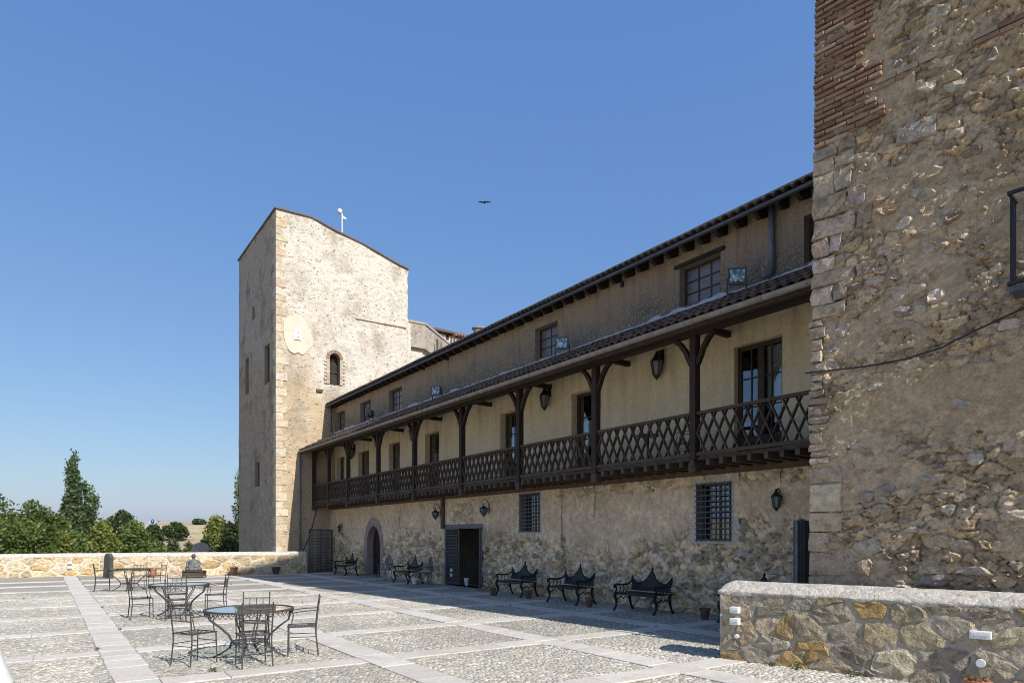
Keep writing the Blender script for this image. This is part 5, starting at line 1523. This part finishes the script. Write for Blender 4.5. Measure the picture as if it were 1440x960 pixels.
for i, (x, y, rz, lab) in enumerate([(10.85, 24.5, -1.2, 'ornate grey metal chair beside the pointed doorway'), (10.95, 21.35, -1.75, 'ornate grey metal chair left of the open grille doorway')]):
    o = o0 if i == 0 else copy_tree(o0)
    o.location = (x, y, .013); o.rotation_euler = (0, 0, rz); tag(o, lab, 'chair', 'ornate grey chairs by the wall')

# ------------------------------------------------------------------ metal gate and leaning leaf
ga = Vector((10.12, 31.4, 0)); gb = Vector((11.75, 32.9, 0)); gl = (gb - ga).length
gate = thing('metal_gate', 'dark metal mesh gate between the far parapet and the castle wing', 'gate', tuple(ga), math.atan2(gb.y - ga.y, gb.x - ga.x))
m = MB(); hgt = 2.02
for x in (0.02, gl * .5, gl - .02): m.bar((x, 0, 0), (x, 0, hgt), .05)
for z in (.06, hgt): m.bar((0, 0, z), (gl, 0, z), .05)
m.build('frame', 'grille_iron', gate)
m = MB()
for k in range(1, 20): m.bar((gl * k / 20, 0, .06), (gl * k / 20, 0, hgt), .016)
for k in range(1, 15): m.bar((0, -.01, hgt * k / 15), (gl, -.01, hgt * k / 15), .016)
m.build('mesh', 'grille_iron', gate)
p = at_d(1127, 775, 10.2)
gx0, _ = on_y(1117, 700, 6.75); gx1, _ = on_y(1139, 700, 6.75)
g2 = thing('metal_door_leaf', 'dark blue-grey metal door leaf standing against the near tower corner', 'door', ((gx0 + gx1) / 2, 6.75, 0))
zt = on_y(1120, 731, 6.75)[1]
MB().box(-(gx1 - gx0) / 2, (gx1 - gx0) / 2 + .05, -.02, .02, .02, zt).build('panel', 'grille_iron', g2)
for k in range(3): MB().box(-(gx1 - gx0) / 2 + .0 + k * .085, -(gx1 - gx0) / 2 + .045 + k * .085, -.055, -.021, .02, zt + .02 * (k > 0)).build('rib', 'pipe_blue', g2)

# ------------------------------------------------------------------ lamps
def scroll_lantern(label, px, py, X, size=1.0):
    """Lantern carried by a scrolled bracket on the castle wing; px, py is the middle of its glass body."""
    y, z = on_x(px, py, X - .22)
    root = thing('wall_lantern', label, 'lantern', (X, y, z), 0, 'scroll-bracket lanterns on the castle wing')
    b = -.24
    MB().box(-.04, 0.02, -.035, .035, -.06, .16).build('wall_plate', 'lantern_black', root)
    pts = [(-.02, 0, .02), (-.05, 0, .20), (-.10, 0, .32), (-.20, 0, .38), (-.29, 0, .34), (-.32, 0, .25), (-.28, 0, .19), (-.23, 0, .21), (-.225, 0, .26)]
    MB().tube(pts, .012, 6).build('bracket', 'lantern_black', root, smooth=True)
    m = MB().tube([(b, 0, .16), (b, 0, .24)], .008, 5); m.lathe([(.015, .17), (.06, .13), (.135, .085), (.14, .07)], 10, (b, 0, 0)); m.build('cap', 'lantern_black', root)
    m = MB().lathe([(.118, .07), (.125, .0), (.06, -.12)], 8, (b, 0, 0)); m.build('glass', 'lamp_glass', root)
    m = MB()
    for k in range(8):
        a = 2 * math.pi * k / 8; m.tube([(b + .123 * math.cos(a), .123 * math.sin(a), .07), (b + .128 * math.cos(a), .128 * math.sin(a), 0), (b + .062 * math.cos(a), .062 * math.sin(a), -.12)], .008, 4)
    m.lathe([(.065, -.12), (.05, -.14), (.012, -.17), (.012, -.21)], 8, (b, 0, 0)); m.build('cage', 'lantern_black', root)
t = NT('lamp_glass'); t.fin((.13, .15, .15), .10, None, 0, .6)
scroll_lantern('scroll-bracket lantern left of the timber strut by the doorway', 613, 723, XL)
scroll_lantern('scroll-bracket lantern above the right jamb of the grille doorway', 681, 718, XL)
def box_lantern(label, y, z, X, s=1.0, arm=.16, group='hexagonal wall lanterns on the castle wing'):
    root = thing('wall_lantern', label, 'lantern', (X, y, z), 0, group)
    MB().box(-.03, .02, -.05 * s, .05 * s, .02 * s, .22 * s).build('wall_plate', 'lantern_black', root)
    MB().tube([(-.02, 0, .10 * s), (-arm * .6, 0, .2 * s), (-arm, 0, .16 * s), (-arm, 0, .1 * s)], .014, 6).build('bracket', 'lantern_black', root)
    m = MB().lathe([(.012, .19), (.03, .15), (.05, .11), (.10, .05), (.105, .03)], 6, (0, 0, 0)); m.v = [(v[0] * s - arm, v[1] * s, v[2] * s) for v in m.v]; m.build('cap', 'lantern_black', root)
    m = MB().lathe([(.088, .03), (.055, -.17)], 6, (0, 0, 0)); m.v = [(v[0] * s - arm, v[1] * s, v[2] * s) for v in m.v]; m.build('glass', 'lamp_glass', root)
    m = MB()
    for k in range(6):
        a = 2 * math.pi * k / 6; m.tube([(.092 * math.cos(a), .092 * math.sin(a), .03), (.058 * math.cos(a), .058 * math.sin(a), -.17)], .009, 4)
    m.lathe([(.062, -.17), (.04, -.20), (.01, -.24)], 6); m.v = [(v[0] * s - arm, v[1] * s, v[2] * s) for v in m.v]; m.build('cage', 'lantern_black', root)
y, z = on_x(1090, 702, XL - .2); box_lantern('black hexagonal lantern between the nearest barred window and the near tower', y, z + .02, XL, 1.0)
MB_ = MB().tube([(XL - .03, y - .02, z + .2), (XL - .03, y, z + .5), (XL - .03, y - .03, 3.02)], .008, 5)
tag(MB_.build('lamp_wire', 'cable'), 'thin black wire rising from the lantern to the gallery floor', 'wire')
y, z = on_x(476, 742, XL - .2); box_lantern('small black lantern left of the pointed doorway', y, z, XL, .95)
for px, py, lab in ((924, 509, 'large black lantern on the gallery wall left of the nearest glazed door'), (766, 557, 'black lantern on the gallery wall between the second and third posts'), (580, 606, 'black lantern on the gallery wall behind a middle post'), (494, 633, 'farthest black lantern on the gallery wall')):
    y, z = on_x(px, py, XW - .16); box_lantern(lab, y, z - .04, XW, 1.55, .17, 'hexagonal lanterns on the gallery wall')
def floodlight(px, py, lab, yaw, s=1.0):
    X = XW - .42
    y, z = on_x(px, py, X)
    root = thing('floodlight', lab, 'floodlight', (X, y, z), yaw, 'floodlights on the gallery roof')
    w, h = .17 * s, .16 * s
    # housing tapers to the back; glass looks along -x
    vs = [(-.10, -w, -h), (-.10, w, -h), (-.10, w, h), (-.10, -w, h), (.10, -w * .8, -h * .7), (.10, w * .8, -h * .7), (.10, w * .8, h * .8), (.10, -w * .8, h * .8)]
    hs = MB().add(vs, [(3, 2, 1, 0), (4, 5, 6, 7), (0, 1, 5, 4), (1, 2, 6, 5), (2, 3, 7, 6), (3, 0, 4, 7)]).build('housing', 'flood_case', root)
    m = MB().box(-.125, -.101, -w * 1.06, w * 1.06, -h * 1.06, h * 1.06); m.build('bezel', 'flood_case', root)
    MB().box(-.131, -.126, -w * .82, w * .82, -h * .75, h * .8).build('lens', 'lens_glass', root)
    m = MB().bar((0, -w * 1.1, 0), (0, -w * 1.1, -h * 1.9), .03); m.bar((0, w * 1.1, 0), (0, w * 1.1, -h * 1.9), .03); m.bar((0, -w * 1.1, -h * 1.9), (0, w * 1.1, -h * 1.9), .03); m.bar((0, 0, -h * 1.9), (.25, 0, -h * 2.2), .04); m.build('yoke', 'grille_iron', root)
t = NT('lens_glass'); t.fin(t.mix(t.ramp(t.noise(t.obj(), 9, 2), [(.45, 0.0), (.55, 1.0)]), (.16, .19, .18), (.5, .54, .52)), .12, t.bump(t.noise(t.obj(), 12, 3), .5, .03), .5, .7)
floodlight(1036, 391, 'square floodlight on the gallery roof right of the nearest upper window', .75, 1.0)
floodlight(791, 484, 'square floodlight on the gallery roof beside the second upper window', .75, 1.0)
floodlight(615, 550, 'floodlight on the gallery roof below the two small vents', .6, 1.0)
floodlight(521, 581, 'pale-backed floodlight near the far end of the gallery roof', -1.0, 1.0)

# white wall fittings
def fitting(label, pos, nrm, w, h, round_=False, dep=.05):
    n = Vector((nrm[0], nrm[1], 0)).normalized(); rz = math.atan2(n.y, n.x) + math.pi / 2
    m = MB()
    if round_: m.tube([(0, .02, 0), (0, -.018, 0)], w / 2, 16)
    else: m.box(-w / 2, w / 2, -dep, .03, -h / 2, h / 2)
    o = m.build('wall_fitting', 'white_plastic'); o.location = pos; o.rotation_euler = (0, 0, rz)
    b = o.modifiers.new('bevel', 'BEVEL'); b.width = .006; b.segments = 2
    if not round_:
        MB().box(-w * .42, w * .42, -dep - .006, -dep + .001, -h * .04, h * .34).build('cover', 'white_plastic', o)
    return tag(o, label, 'wall light' if not round_ else 'socket', 'white fittings on the stone walls')
PN = np.array((PD[1], -PD[0])); PN = PN if PN.dot(-PE) > 0 else -PN
def near_par(px, py):
    a, b = ray(px); M = np.array([[a, -PD[0]], [b, -PD[1]]]); s = np.linalg.solve(M, PE + PN * .035)
    d = s[0]; return (d * a, d * b, H + d * (HOR - py) / FPX)
for px, py, w, h, r_, lab in ((1034, 857, .125, .085, False, 'upper white square fitting at the end of the golden parapet'), (1034, 873, .125, .09, False, 'lower white square fitting at the end of the golden parapet'), (1036, 894, .06, .06, True, 'small round white fitting below two square ones on the golden parapet'),
                             (1379, 892, .20, .085, False, 'wide white fitting on the golden parapet above the flowerpot'), (1379, 932, .095, .095, True, 'round white fitting on the golden parapet just above the flowerpot')):
    fitting(lab, near_par(px, py), PN, w, h, r_)
for (px, py, X, w, h, lab) in ((635.5, 801, XL, .12, .10, 'upper white fitting left of the grille doorway'), (635.5, 808, XL, .12, .10, 'lower white fitting left of the grille doorway'), (689, 803, XL, .10, .09, 'upper white fitting right of the grille doorway'), (690, 811, XL, .10, .10, 'lower white fitting right of the grille doorway'), (687, 745, XL, .08, .10, 'small white fitting at the upper right corner of the grille doorway')):
    y, z = on_x(px, py, X - .06); fitting(lab, (X - .05, y, z), (-1, 0), w, h)
x, z = on_y(98, 791, 34.83); fitting('upper white light box on the far left parapet', (x, 34.84, z), (0, -1), .16, .10); x, z = on_y(98, 797, 34.83); fitting('lower white light box on the far left parapet', (x, 34.84, z), (0, -1), .16, .10)
x, z = on_y(420, 788, 31.5); fitting('white light box near the gate end of the cream parapet', (x, 31.55, z), (-.157, -.988), .16, .10); x, z = on_y(420, 801, 31.5); fitting('round white socket near the gate end of the cream parapet', (x, 31.55, z), (-.157, -.988), .09, .09, True)

# ------------------------------------------------------------------ pots, statue, stones
def pot(label, loc, r=.13, h=.22, mat='terracotta', plant=None, seed=1, ph=.2):
    root = thing('flower_pot', label, 'pot', loc)
    MB().lathe([(r * .62, 0), (r * .95, h * .82), (r * 1.08, h * .83), (r * 1.08, h), (r * .92, h), (r * .85, h * .85), (.01, h * .84)], 16, caps=False).build('pot', mat, root, smooth=False)
    if plant:
        g = np.random.default_rng(seed); m = MB()
        cs = []
        for k in range(46):
            a = g.uniform(0, 6.28); rr = r * g.uniform(.1, 1.15); z = h * .85 + g.uniform(0, ph)
            p_ = Vector((rr * math.cos(a), rr * math.sin(a), z)); d1 = Vector(g.normal(size=3)).normalized() * g.uniform(.02, .05); d2 = Vector(g.normal(size=3)).normalized() * .018
            m.add([p_ - d1, p_ + d2, p_ + d1, p_ - d2], [(0, 1, 2, 3)]); cs += [[g.uniform()] * 3] * 4
        mk('plant', m.v, m.f, plant, root, cols=np.array(cs))
    return root
q = near_par(1377, 975); pot('orange terracotta pot at the foot of the golden parapet', (q[0] + PN[0] * .16, q[1] + PN[1] * .16, .02), .115, .13, 'terracotta', 'leaf_dry', 3, .07)
gp = ground(991, 871); pot('brown pot by the wall, left of the hidden bench', (gp.x, gp.y, .02), .115, .22, 'old_pot')
gp = ground(689, 838); pot('small brown pot left of the bench by the doorway', (gp.x + .1, gp.y, .02), .095, .21, 'old_pot')
gp = ground(743, 842); pot('brown pot right of the bench by the doorway', (gp.x, gp.y, .02), .11, .22, 'old_pot')
gp = ground(829, 854); pot('reddish pot right of the middle bench', (gp.x, gp.y, .02), .10, .22, 'old_pot')
pot('orange pot behind the chair of the farthest table', (3.75, 31.95, .02), .15, .34, 'terracotta', 'leaf_dry', 5, .1)
pot('orange pot with dry plant at the cream parapet, right of the statue', (6.85, 31.5, .02), .17, .34, 'terracotta', 'leaf_dry', 6, .45)
pot('dark pot in the shade of the cream parapet', (8.55, 31.15, .02), .19, .32, 'dark_pot')
pot('white pot between the bench and the ornate chair', (10.85, 21.95, .02), .12, .20, 'white_plastic')
y, z = on_x(654, 812, XL); pot('white pot inside the grille doorway', (XL + .12, on_x(654, 812, XL)[0] + .1, .02), .09, .26, 'white_plastic')
gp = ground(440, 806)
# statue on its plinth
sx, sy = 5.1, 30.6
pl = thing('plinth', 'low dark wooden stand under the seated statue', 'plinth', (sx, sy, .02), -.5)
MB().box(-.36, .36, -.2, .2, .05, .25).build('box', 'plinth_wood', pl); MB().box(-.41, .41, -.24, .24, .25, .285).build('top', 'plinth_wood', pl)
for a in (-1, 1):
    for b in (-1, 1): MB().box(a * .38 - .025, a * .38 + .025, b * .21 - .025, b * .21 + .025, 0, .25).build('leg', 'plinth_wood', pl)
st = thing('seated_statue', 'grey robed statue seated cross-legged on a low dark stand', 'statue', (sx - .02, sy, .305), -.55)
rings = [(0, -.02, .31, .22, 0.0), (0, -.03, .33, .24, .05), (0, -.02, .31, .22, .11), (0, .0, .24, .18, .17), (0, .02, .20, .15, .25), (0, .02, .215, .14, .34), (0, .02, .20, .12, .41), (0, .015, .11, .085, .455), (0, .005, .055, .055, .475), (0, -.01, .05, .05, .50)]
def loft(rings, n=16, amp=0.0):
    vs = []; fs = []
    for i, (cx, cy_, rx, ry, z) in enumerate(rings):
        for k in range(n):
            a = 2 * math.pi * k / n; f = 1 + amp * math.sin(5 * a + i * 1.3) * (1 if i < len(rings) - 2 else 0); vs.append((cx + rx * f * math.cos(a), cy_ + ry * f * math.sin(a), z))
    for i in range(len(rings) - 1):
        for k in range(n): fs.append((i * n + k, i * n + (k + 1) % n, (i + 1) * n + (k + 1) % n, (i + 1) * n + k))
    fs.append(tuple(range(n - 1, -1, -1))); fs.append(tuple((len(rings) - 1) * n + k for k in range(n)))
    return vs, fs
vs, fs = loft(rings, 20, .06)
body = MB().add(vs, fs)
for s in (-1, 1): body.tube([(s * .19, .02, .39), (s * .255, -.02, .27), (s * .20, -.13, .18), (s * .05, -.18, .15)], [.06, .06, .05, .04], 8)
body.build('robed_body', 'statue_stone', st, smooth=True)
vs, fs = loft([(0, -.01, .045, .045, .495), (0, -.025, .062, .068, .53), (0, -.02, .075, .085, .575), (0, -.012, .078, .086, .62), (0, -.005, .06, .065, .66), (0, 0, .02, .02, .682)], 14)
hd = MB().add(vs, fs); hd.add([(-.015, -.10, .575), (.015, -.10, .575), (0, -.122, .565), (0, -.098, .61)], [(0, 1, 2), (1, 3, 2), (3, 0, 2)])
for s in (-1, 1): hd.box(s * .078 - .008, s * .078 + .008, -.03, .0, .55, .60)
hd.build('head', 'statue_skin', st, smooth=True)
# dark upright stone where the two far parapets meet
q = ground(149.5, 812.5)
V = []; poly = [(-.21, 0), (.20, 0), (.19, .5), (.21, .86), (.12, .99), (-.02, 1.02), (-.12, .9), (-.19, .45)]
m = MB().prism([(x + rng.uniform(-.02, .02), 0, z) for x, z in poly], (.03, .14, 0)); o = m.build('upright_stone', 'dark_pot'); o.location = (q.x, q.y - .1, 0); o.rotation_euler = (0, 0, -TH * .9 - .5)
tag(o, 'dark rough upright stone at the start of the cream parapet', 'stone')
# white tub whose edge shows in the lower left corner
q = ground(-27, 968)
o = MB().lathe([(.31, 0), (.30, .03), (.24, .2), (.17, .42), (.12, .60), (.10, .615), (.02, .62)], 28).build('white_tub', 'white_plastic', smooth=True); o.location = (q.x, q.y, .03); tag(o, 'white tapering tub just showing in the lower left corner', 'tub')
# black hose from the gallery end down over the far parapet
a = (XR, 32.6, 3.05); b = (9.9, 31.9, .85)
pts = [tuple(np.array(a) * (1 - t_) + np.array(b) * t_ + np.array((0, 0, -.25 * math.sin(math.pi * t_)))) for t_ in np.linspace(0, 1, 10)]
tag(MB().tube(pts, .025, 6).build('black_hose', 'cable', smooth=True), 'black hose hanging from the far end of the gallery down to the parapet', 'hose')
# small table and chair up in the gallery
bt = thing('gallery_table', 'small dark round table behind the gallery lattice', 'table', (11.42, on_x(911, 610, 11.42)[0], 3.31))
MB().lathe([(.26, .68), (.26, .71)], 18).build('top', 'lantern_black', bt); MB().lathe([(.03, .06), (.03, .68)], 8).build('stem', 'lantern_black', bt); MB().lathe([(.22, 0), (.2, .03), (.03, .07)], 14).build('foot', 'lantern_black', bt)
gc = copy_tree(c0); gc.location = (11.45, on_x(962, 610, 11.45)[0], 3.31); gc.rotation_euler = (0, 0, .6); tag(gc, 'dark iron chair behind the gallery lattice beside the nearest full post', 'chair', 'gallery chairs')

# ------------------------------------------------------------------ bird
bp = at_d(681, 285, 24)
bird = thing('flying_bird', 'small dark bird flying in the blue sky', 'bird', tuple(bp), -TH + .3)
body = MB().tube([(-.10, 0.02, -.035), (-.06, .01, -.02), (0, 0, 0), (.05, -.01, .012), (.085, -.015, .014)], [.012, .026, .034, .024, .006], 8); body.build('body', 'feather', bird, smooth=True)
for s in (-1, 1):
    w = [(-.02, 0, .01), (.04, 0, .01), (.03 - s * .0, s * .10, .03), (-.01, s * .22, -.005), (-.05, s * .23, -.01), (-.03, s * .10, .025)]
    w = [(x_, y_, z_ + (.03 if s > 0 else -.02) * abs(y_) / .22) for x_, y_, z_ in w]
    ob = MB().prism(w, (0, 0, .006)).build('wing', 'feather', bird)
    ob.rotation_euler = (0, 0, math.pi / 2 * 0)
bird.rotation_euler = (math.radians(-12), math.radians(10), math.radians(65))
MB().prism([(-.09, -.01, -.03), (-.09, .02, -.03), (-.15, .04, -.05), (-.15, -.03, -.05)], (0, 0, .005)).build('tail', 'feather', bird)

# ------------------------------------------------------------------ trees and the country beyond
def foliage(name, blobs, n, size, mat, parent, seed, up_bias=.3, world=False):
    g = np.random.default_rng(seed)
    B = np.array(blobs, float); w = B[:, 3] * B[:, 4] * B[:, 5]; w = w ** (2 / 3); k = g.choice(len(B), n, p=w / w.sum())
    d = g.normal(size=(n, 3)); d /= np.linalg.norm(d, axis=1)[:, None]
    r = g.uniform(0, 1, n) ** .38
    c = B[k, :3] + d * B[k, 3:6] * r[:, None]
    # leaves gather in sprays
    sp = g.normal(size=(n, 3)) * size * .8; c += sp
    nr = g.normal(size=(n, 3)); nr[:, 2] += up_bias; nr /= np.linalg.norm(nr, axis=1)[:, None]
    t1 = np.cross(nr, g.normal(size=(n, 3))); t1 /= np.linalg.norm(t1, axis=1)[:, None]; t2 = np.cross(nr, t1)
    s = size * g.uniform(.6, 1.4, n)[:, None]
    V = np.stack([c - t1 * s, c + t2 * s * .55, c + t1 * s, c - t2 * s * .55], 1).reshape(-1, 3)
    col = np.clip(g.normal(.5, .25, n) + g.normal(0, .18, len(B))[k], 0, 1)
    o = big_mesh(name, V, np.arange(n * 4), np.arange(n) * 4, None, mat, parent, world, False, np.repeat(col, 12).reshape(-1, 3))
    return o
def tree(label, px, top, w_px, d, mat, kind='round', n=5000, leaf=.16, seed=1, group='trees beyond the terrace', base=None, cat='tree', name='broadleaf_tree'):
    g = random.Random(seed)
    P = at_d(px, top, d); zb = float(terrain_h(P.x, P.y)) if base is None else base
    ht = P.z - zb; R = w_px / FPX * d / 2
    root = thing(name, label, cat, (P.x, P.y, zb), (-TH if kind == 'poplar' else g.uniform(0, 6)), group)
    trunk = MB(); blobs = []
    if kind == 'poplar':
        trunk.tube([(0, 0, -.5), (.05, 0, ht * .4), (0, .05, ht * .85)], [.28, .2, .04], 8)
        stems = [(-R * .12, 0, 1.0), (-R * .48, R * .3, .93), (R * .18, -R * .3, .86), (R * .45, R * .4, .80), (R * .75, -R * .1, .74), (-R * .72, R * .2, .74), (-R * .3, R * .5, .86), (R * .3, R * .1, .82), (-R * .2, -R * .4, .95)]
        for x, y, f in stems:
            trunk.tube([(0, 0, ht * .12), (x * .7, y * .7, ht * .3), (x, y, ht * f * .95)], [.1, .06, .02], 5)
            m_ = 11
            for k in range(m_):
                t_ = k / (m_ - 1); zz = ht * (.10 + (f - .10) * t_); rr = R * .44 * (1 - .68 * t_) * (.55 + .45 * min(1, t_ * 3)) * g.uniform(.75, 1.2)
                blobs.append((x * (.7 + .4 * t_) + g.uniform(-.2, .2), y + g.uniform(-.2, .2), zz, rr, rr, ht * .055))
    else:
        th = ht * .5
        trunk.tube([(0, 0, -.6), (.1, 0, th * .5), (0, .1, th)], [R * .09 + .06, R * .07 + .04, R * .05 + .03], 8)
        m_ = 26 if kind == 'round' else 16
        zc = ht * (.60 if kind == 'round' else .52); rz = ht * (.40 if kind == 'round' else .46)
        for k in range(m_):
            a = g.uniform(0, 6.28); e = math.asin(g.uniform(-.75, 1)); f = g.uniform(.45, .80)
            x, y, z_ = R * f * math.cos(a) * math.cos(e), R * f * math.sin(a) * math.cos(e), zc + rz * f * math.sin(e)
            rr = R * g.uniform(.22, .40); blobs.append((x, y, z_, rr, rr, rr * g.uniform(.6, .9) * min(1.3, rz / R)))
            if k % 2 == 0: trunk.tube([(0, 0, th * .6), (x * .4, y * .4, (th + z_) / 2), (x * .9, y * .9, z_)], [R * .04 + .03, R * .025 + .02, .02], 5)
        blobs.append((0, 0, zc + rz * .75, R * .35, R * .35, rz * .25))
    trunk.build('trunk', 'bark', root, smooth=True)
    foliage('crown', blobs, int(n * 1.5), leaf * .8, mat, root, seed)
    return root
tree('large leafy green tree at the far left edge beyond the parapet', -8, 694, 130, 46, 'leaf_green', 'round', 9500, .16, 2)
tree('broad green tree left of the tall poplar', 46, 702, 100, 50, 'leaf_green', 'round', 9500, .16, 3)
tree('low green tree just left of the poplar trunk', 84, 722, 66, 56, 'leaf_green', 'round', 9000, .20, 13)
tree('tall narrow poplar rising above the other trees', 109, 645, 56, 72, 'leaf_poplar', 'poplar', 21000, .20, 4, name='poplar_tree')
tree('yellow-green tree right of the poplar', 144, 730, 58, 68, 'leaf_yellow', 'round', 9000, .22, 5)
tree('pale yellow bush low in front of the poplar', 92, 746, 52, 52, 'leaf_yellow', 'bush', 5000, .17, 14, cat='bush', name='leafy_bush')
tree('dark umbrella-shaped pine on the skyline', 172, 719, 40, 125, 'leaf_dark', 'round', 7000, .34, 6, name='pine_tree')
tree('dense green tree below the blue road sign', 188, 731, 76, 70, 'leaf_green', 'round', 8500, .19, 7)
tree('dark green tree behind the dense green one', 216, 737, 42, 100, 'leaf_dark', 'round', 6000, .28, 8)
tree('olive bush at the foot of the dry field', 206, 757, 50, 62, 'leaf_green', 'bush', 5000, .17, 15, cat='bush', name='leafy_bush')
tree('yellowish bush between the poplar and the dense tree', 160, 752, 44, 58, 'leaf_yellow', 'bush', 4500, .17, 25, cat='bush', name='leafy_bush')
tree('round dark bush in the middle of the dry field', 248, 735, 38, 150, 'leaf_dark', 'bush', 5000, .34, 9, cat='bush', name='round_bush')
tree('smaller round dark bush near the top of the dry field', 277, 731, 22, 190, 'leaf_dark', 'bush', 2600, .38, 10, cat='bush', name='round_bush')
tree('grey-green shrub low in front of the dry field', 243, 755, 40, 75, 'leaf_olive', 'bush', 5000, .20, 16, cat='bush', name='leafy_bush')
tree('small olive shrub on the slope right of the grey-green one', 266, 759, 26, 90, 'leaf_olive', 'bush', 2600, .2, 26, cat='bush', name='leafy_bush')
tree('yellow-green tree left of the far tower', 305, 724, 56, 66, 'leaf_yellow', 'round', 10000, .21, 11)
tree('dark shady tree against the far tower base', 324, 734, 56, 55, 'leaf_dark', 'round', 10000, .19, 12)
tree('dark shrub beside the stone pillar', 290, 752, 48, 60, 'leaf_dark', 'bush', 5500, .18, 17, cat='bush', name='leafy_bush')
tree('slim poplar half hidden behind the far tower', 337, 666, 17, 80, 'leaf_poplar', 'poplar', 3500, .2, 18, name='poplar_tree')
tree('distant tree at the left end of the skyline', 20, 722, 70, 95, 'leaf_green', 'round', 6000, .30, 19)
# small things in the fields
q = at_d(282, 764, 48); o = MB().lathe([(.55, -9), (.55, -.35), (.5, -.1), (.25, .05)], 12).build('stone_pillar', 'pillar_stone', smooth=True); o.location = tuple(q); tag(o, 'grey stone pillar beyond the parapet left of the far tower', 'pillar')
d_ = 150
q = at_d(215, 733, d_); zb = float(terrain_h(q.x, q.y))
sg = thing('road_sign', 'round blue road sign with white arrow at the edge of the field', 'sign', (q.x, q.y, zb), -TH - .5)
MB().tube([(0, 0, 0), (0, 0, q.z - zb)], .06, 6).build('post', 'zinc', sg)
MB().tube([(0, -.10, q.z - zb), (0, -.06, q.z - zb)], .55, 24).build('disc', 'sign_blue', sg)
zc = q.z - zb
MB().prism([(-.08, -.115, zc - .34), (.08, -.115, zc - .34), (.08, -.115, zc + .08), (.22, -.115, zc + .08), (0, -.115, zc + .36), (-.22, -.115, zc + .08), (-.08, -.115, zc + .08)], (0, .01, 0)).build('arrow', 'white_plastic', sg)
q = at_d(229, 738, 420); zb = float(terrain_h(q.x, q.y))
vn = thing('white_van', 'white van far away on the road beside the blue sign', 'van', (q.x, q.y, zb + .1), .2)
MB().prism([(-2.2, -.9, .45), (2.3, -.9, .45), (2.4, -.9, 1.1), (1.7, -.9, 1.25), (1.1, -.9, 2.1), (-2.2, -.9, 2.1)], (0, 1.8, 0)).build('body', 'van_white', vn)
MB().prism([(1.72, -.8, 1.27), (1.15, -.8, 2.0), (1.2, -.8, 2.02), (1.78, -.8, 1.28)], (0, 1.6, 0)).build('windscreen', 'interior', vn)
for a in (-1.5, 1.5):
    for b in (-.92, .72): MB().tube([(a, b, .38), (a, b + .2, .38)], .38, 14).build('wheel', 'tyre', vn)
V = []; F = []
for i in range(24):
    d_ = 120 + i * 9; px = 204 + 30 * (i / 23); c_ = at_d(px, 740, d_)
    for s in (-1.4, 1.4):
        x_, y_ = c_.x + RT.x * s, c_.y + RT.y * s; V.append((x_, y_, float(terrain_h(x_, y_)) + .25))
for i in range(23): F.append((2 * i, 2 * i + 1, 2 * i + 3, 2 * i + 2))
tag(mk('road', V, F, 'asphalt'), 'pale country road climbing through the dry field', None, None, 'structure')

# weeds in the joints of the paving
rngw = random.Random(77); bl = []
for k in range(46):
    sl = rngw.choice(SLABS)
    if not slab_vis(sl): continue
    x_ = rngw.choice([sl[0], sl[1]]); y_ = rngw.uniform(sl[2], sl[3]); r_ = rngw.uniform(.015, .04)
    bl.append((x_, y_, .025, r_, r_, .02))
for px, py in ((1087, 936), (1010, 926), (1120, 941), (1200, 952), (300, 944)):
    q = ground(px, py); bl.append((q.x, q.y, .03, .05, .05, .035))
wd = foliage('weeds', bl, 900, .014, 'leaf_olive', None, 5)
tag(wd, 'small weeds and dry tufts growing in the paving joints', None, None, 'stuff')
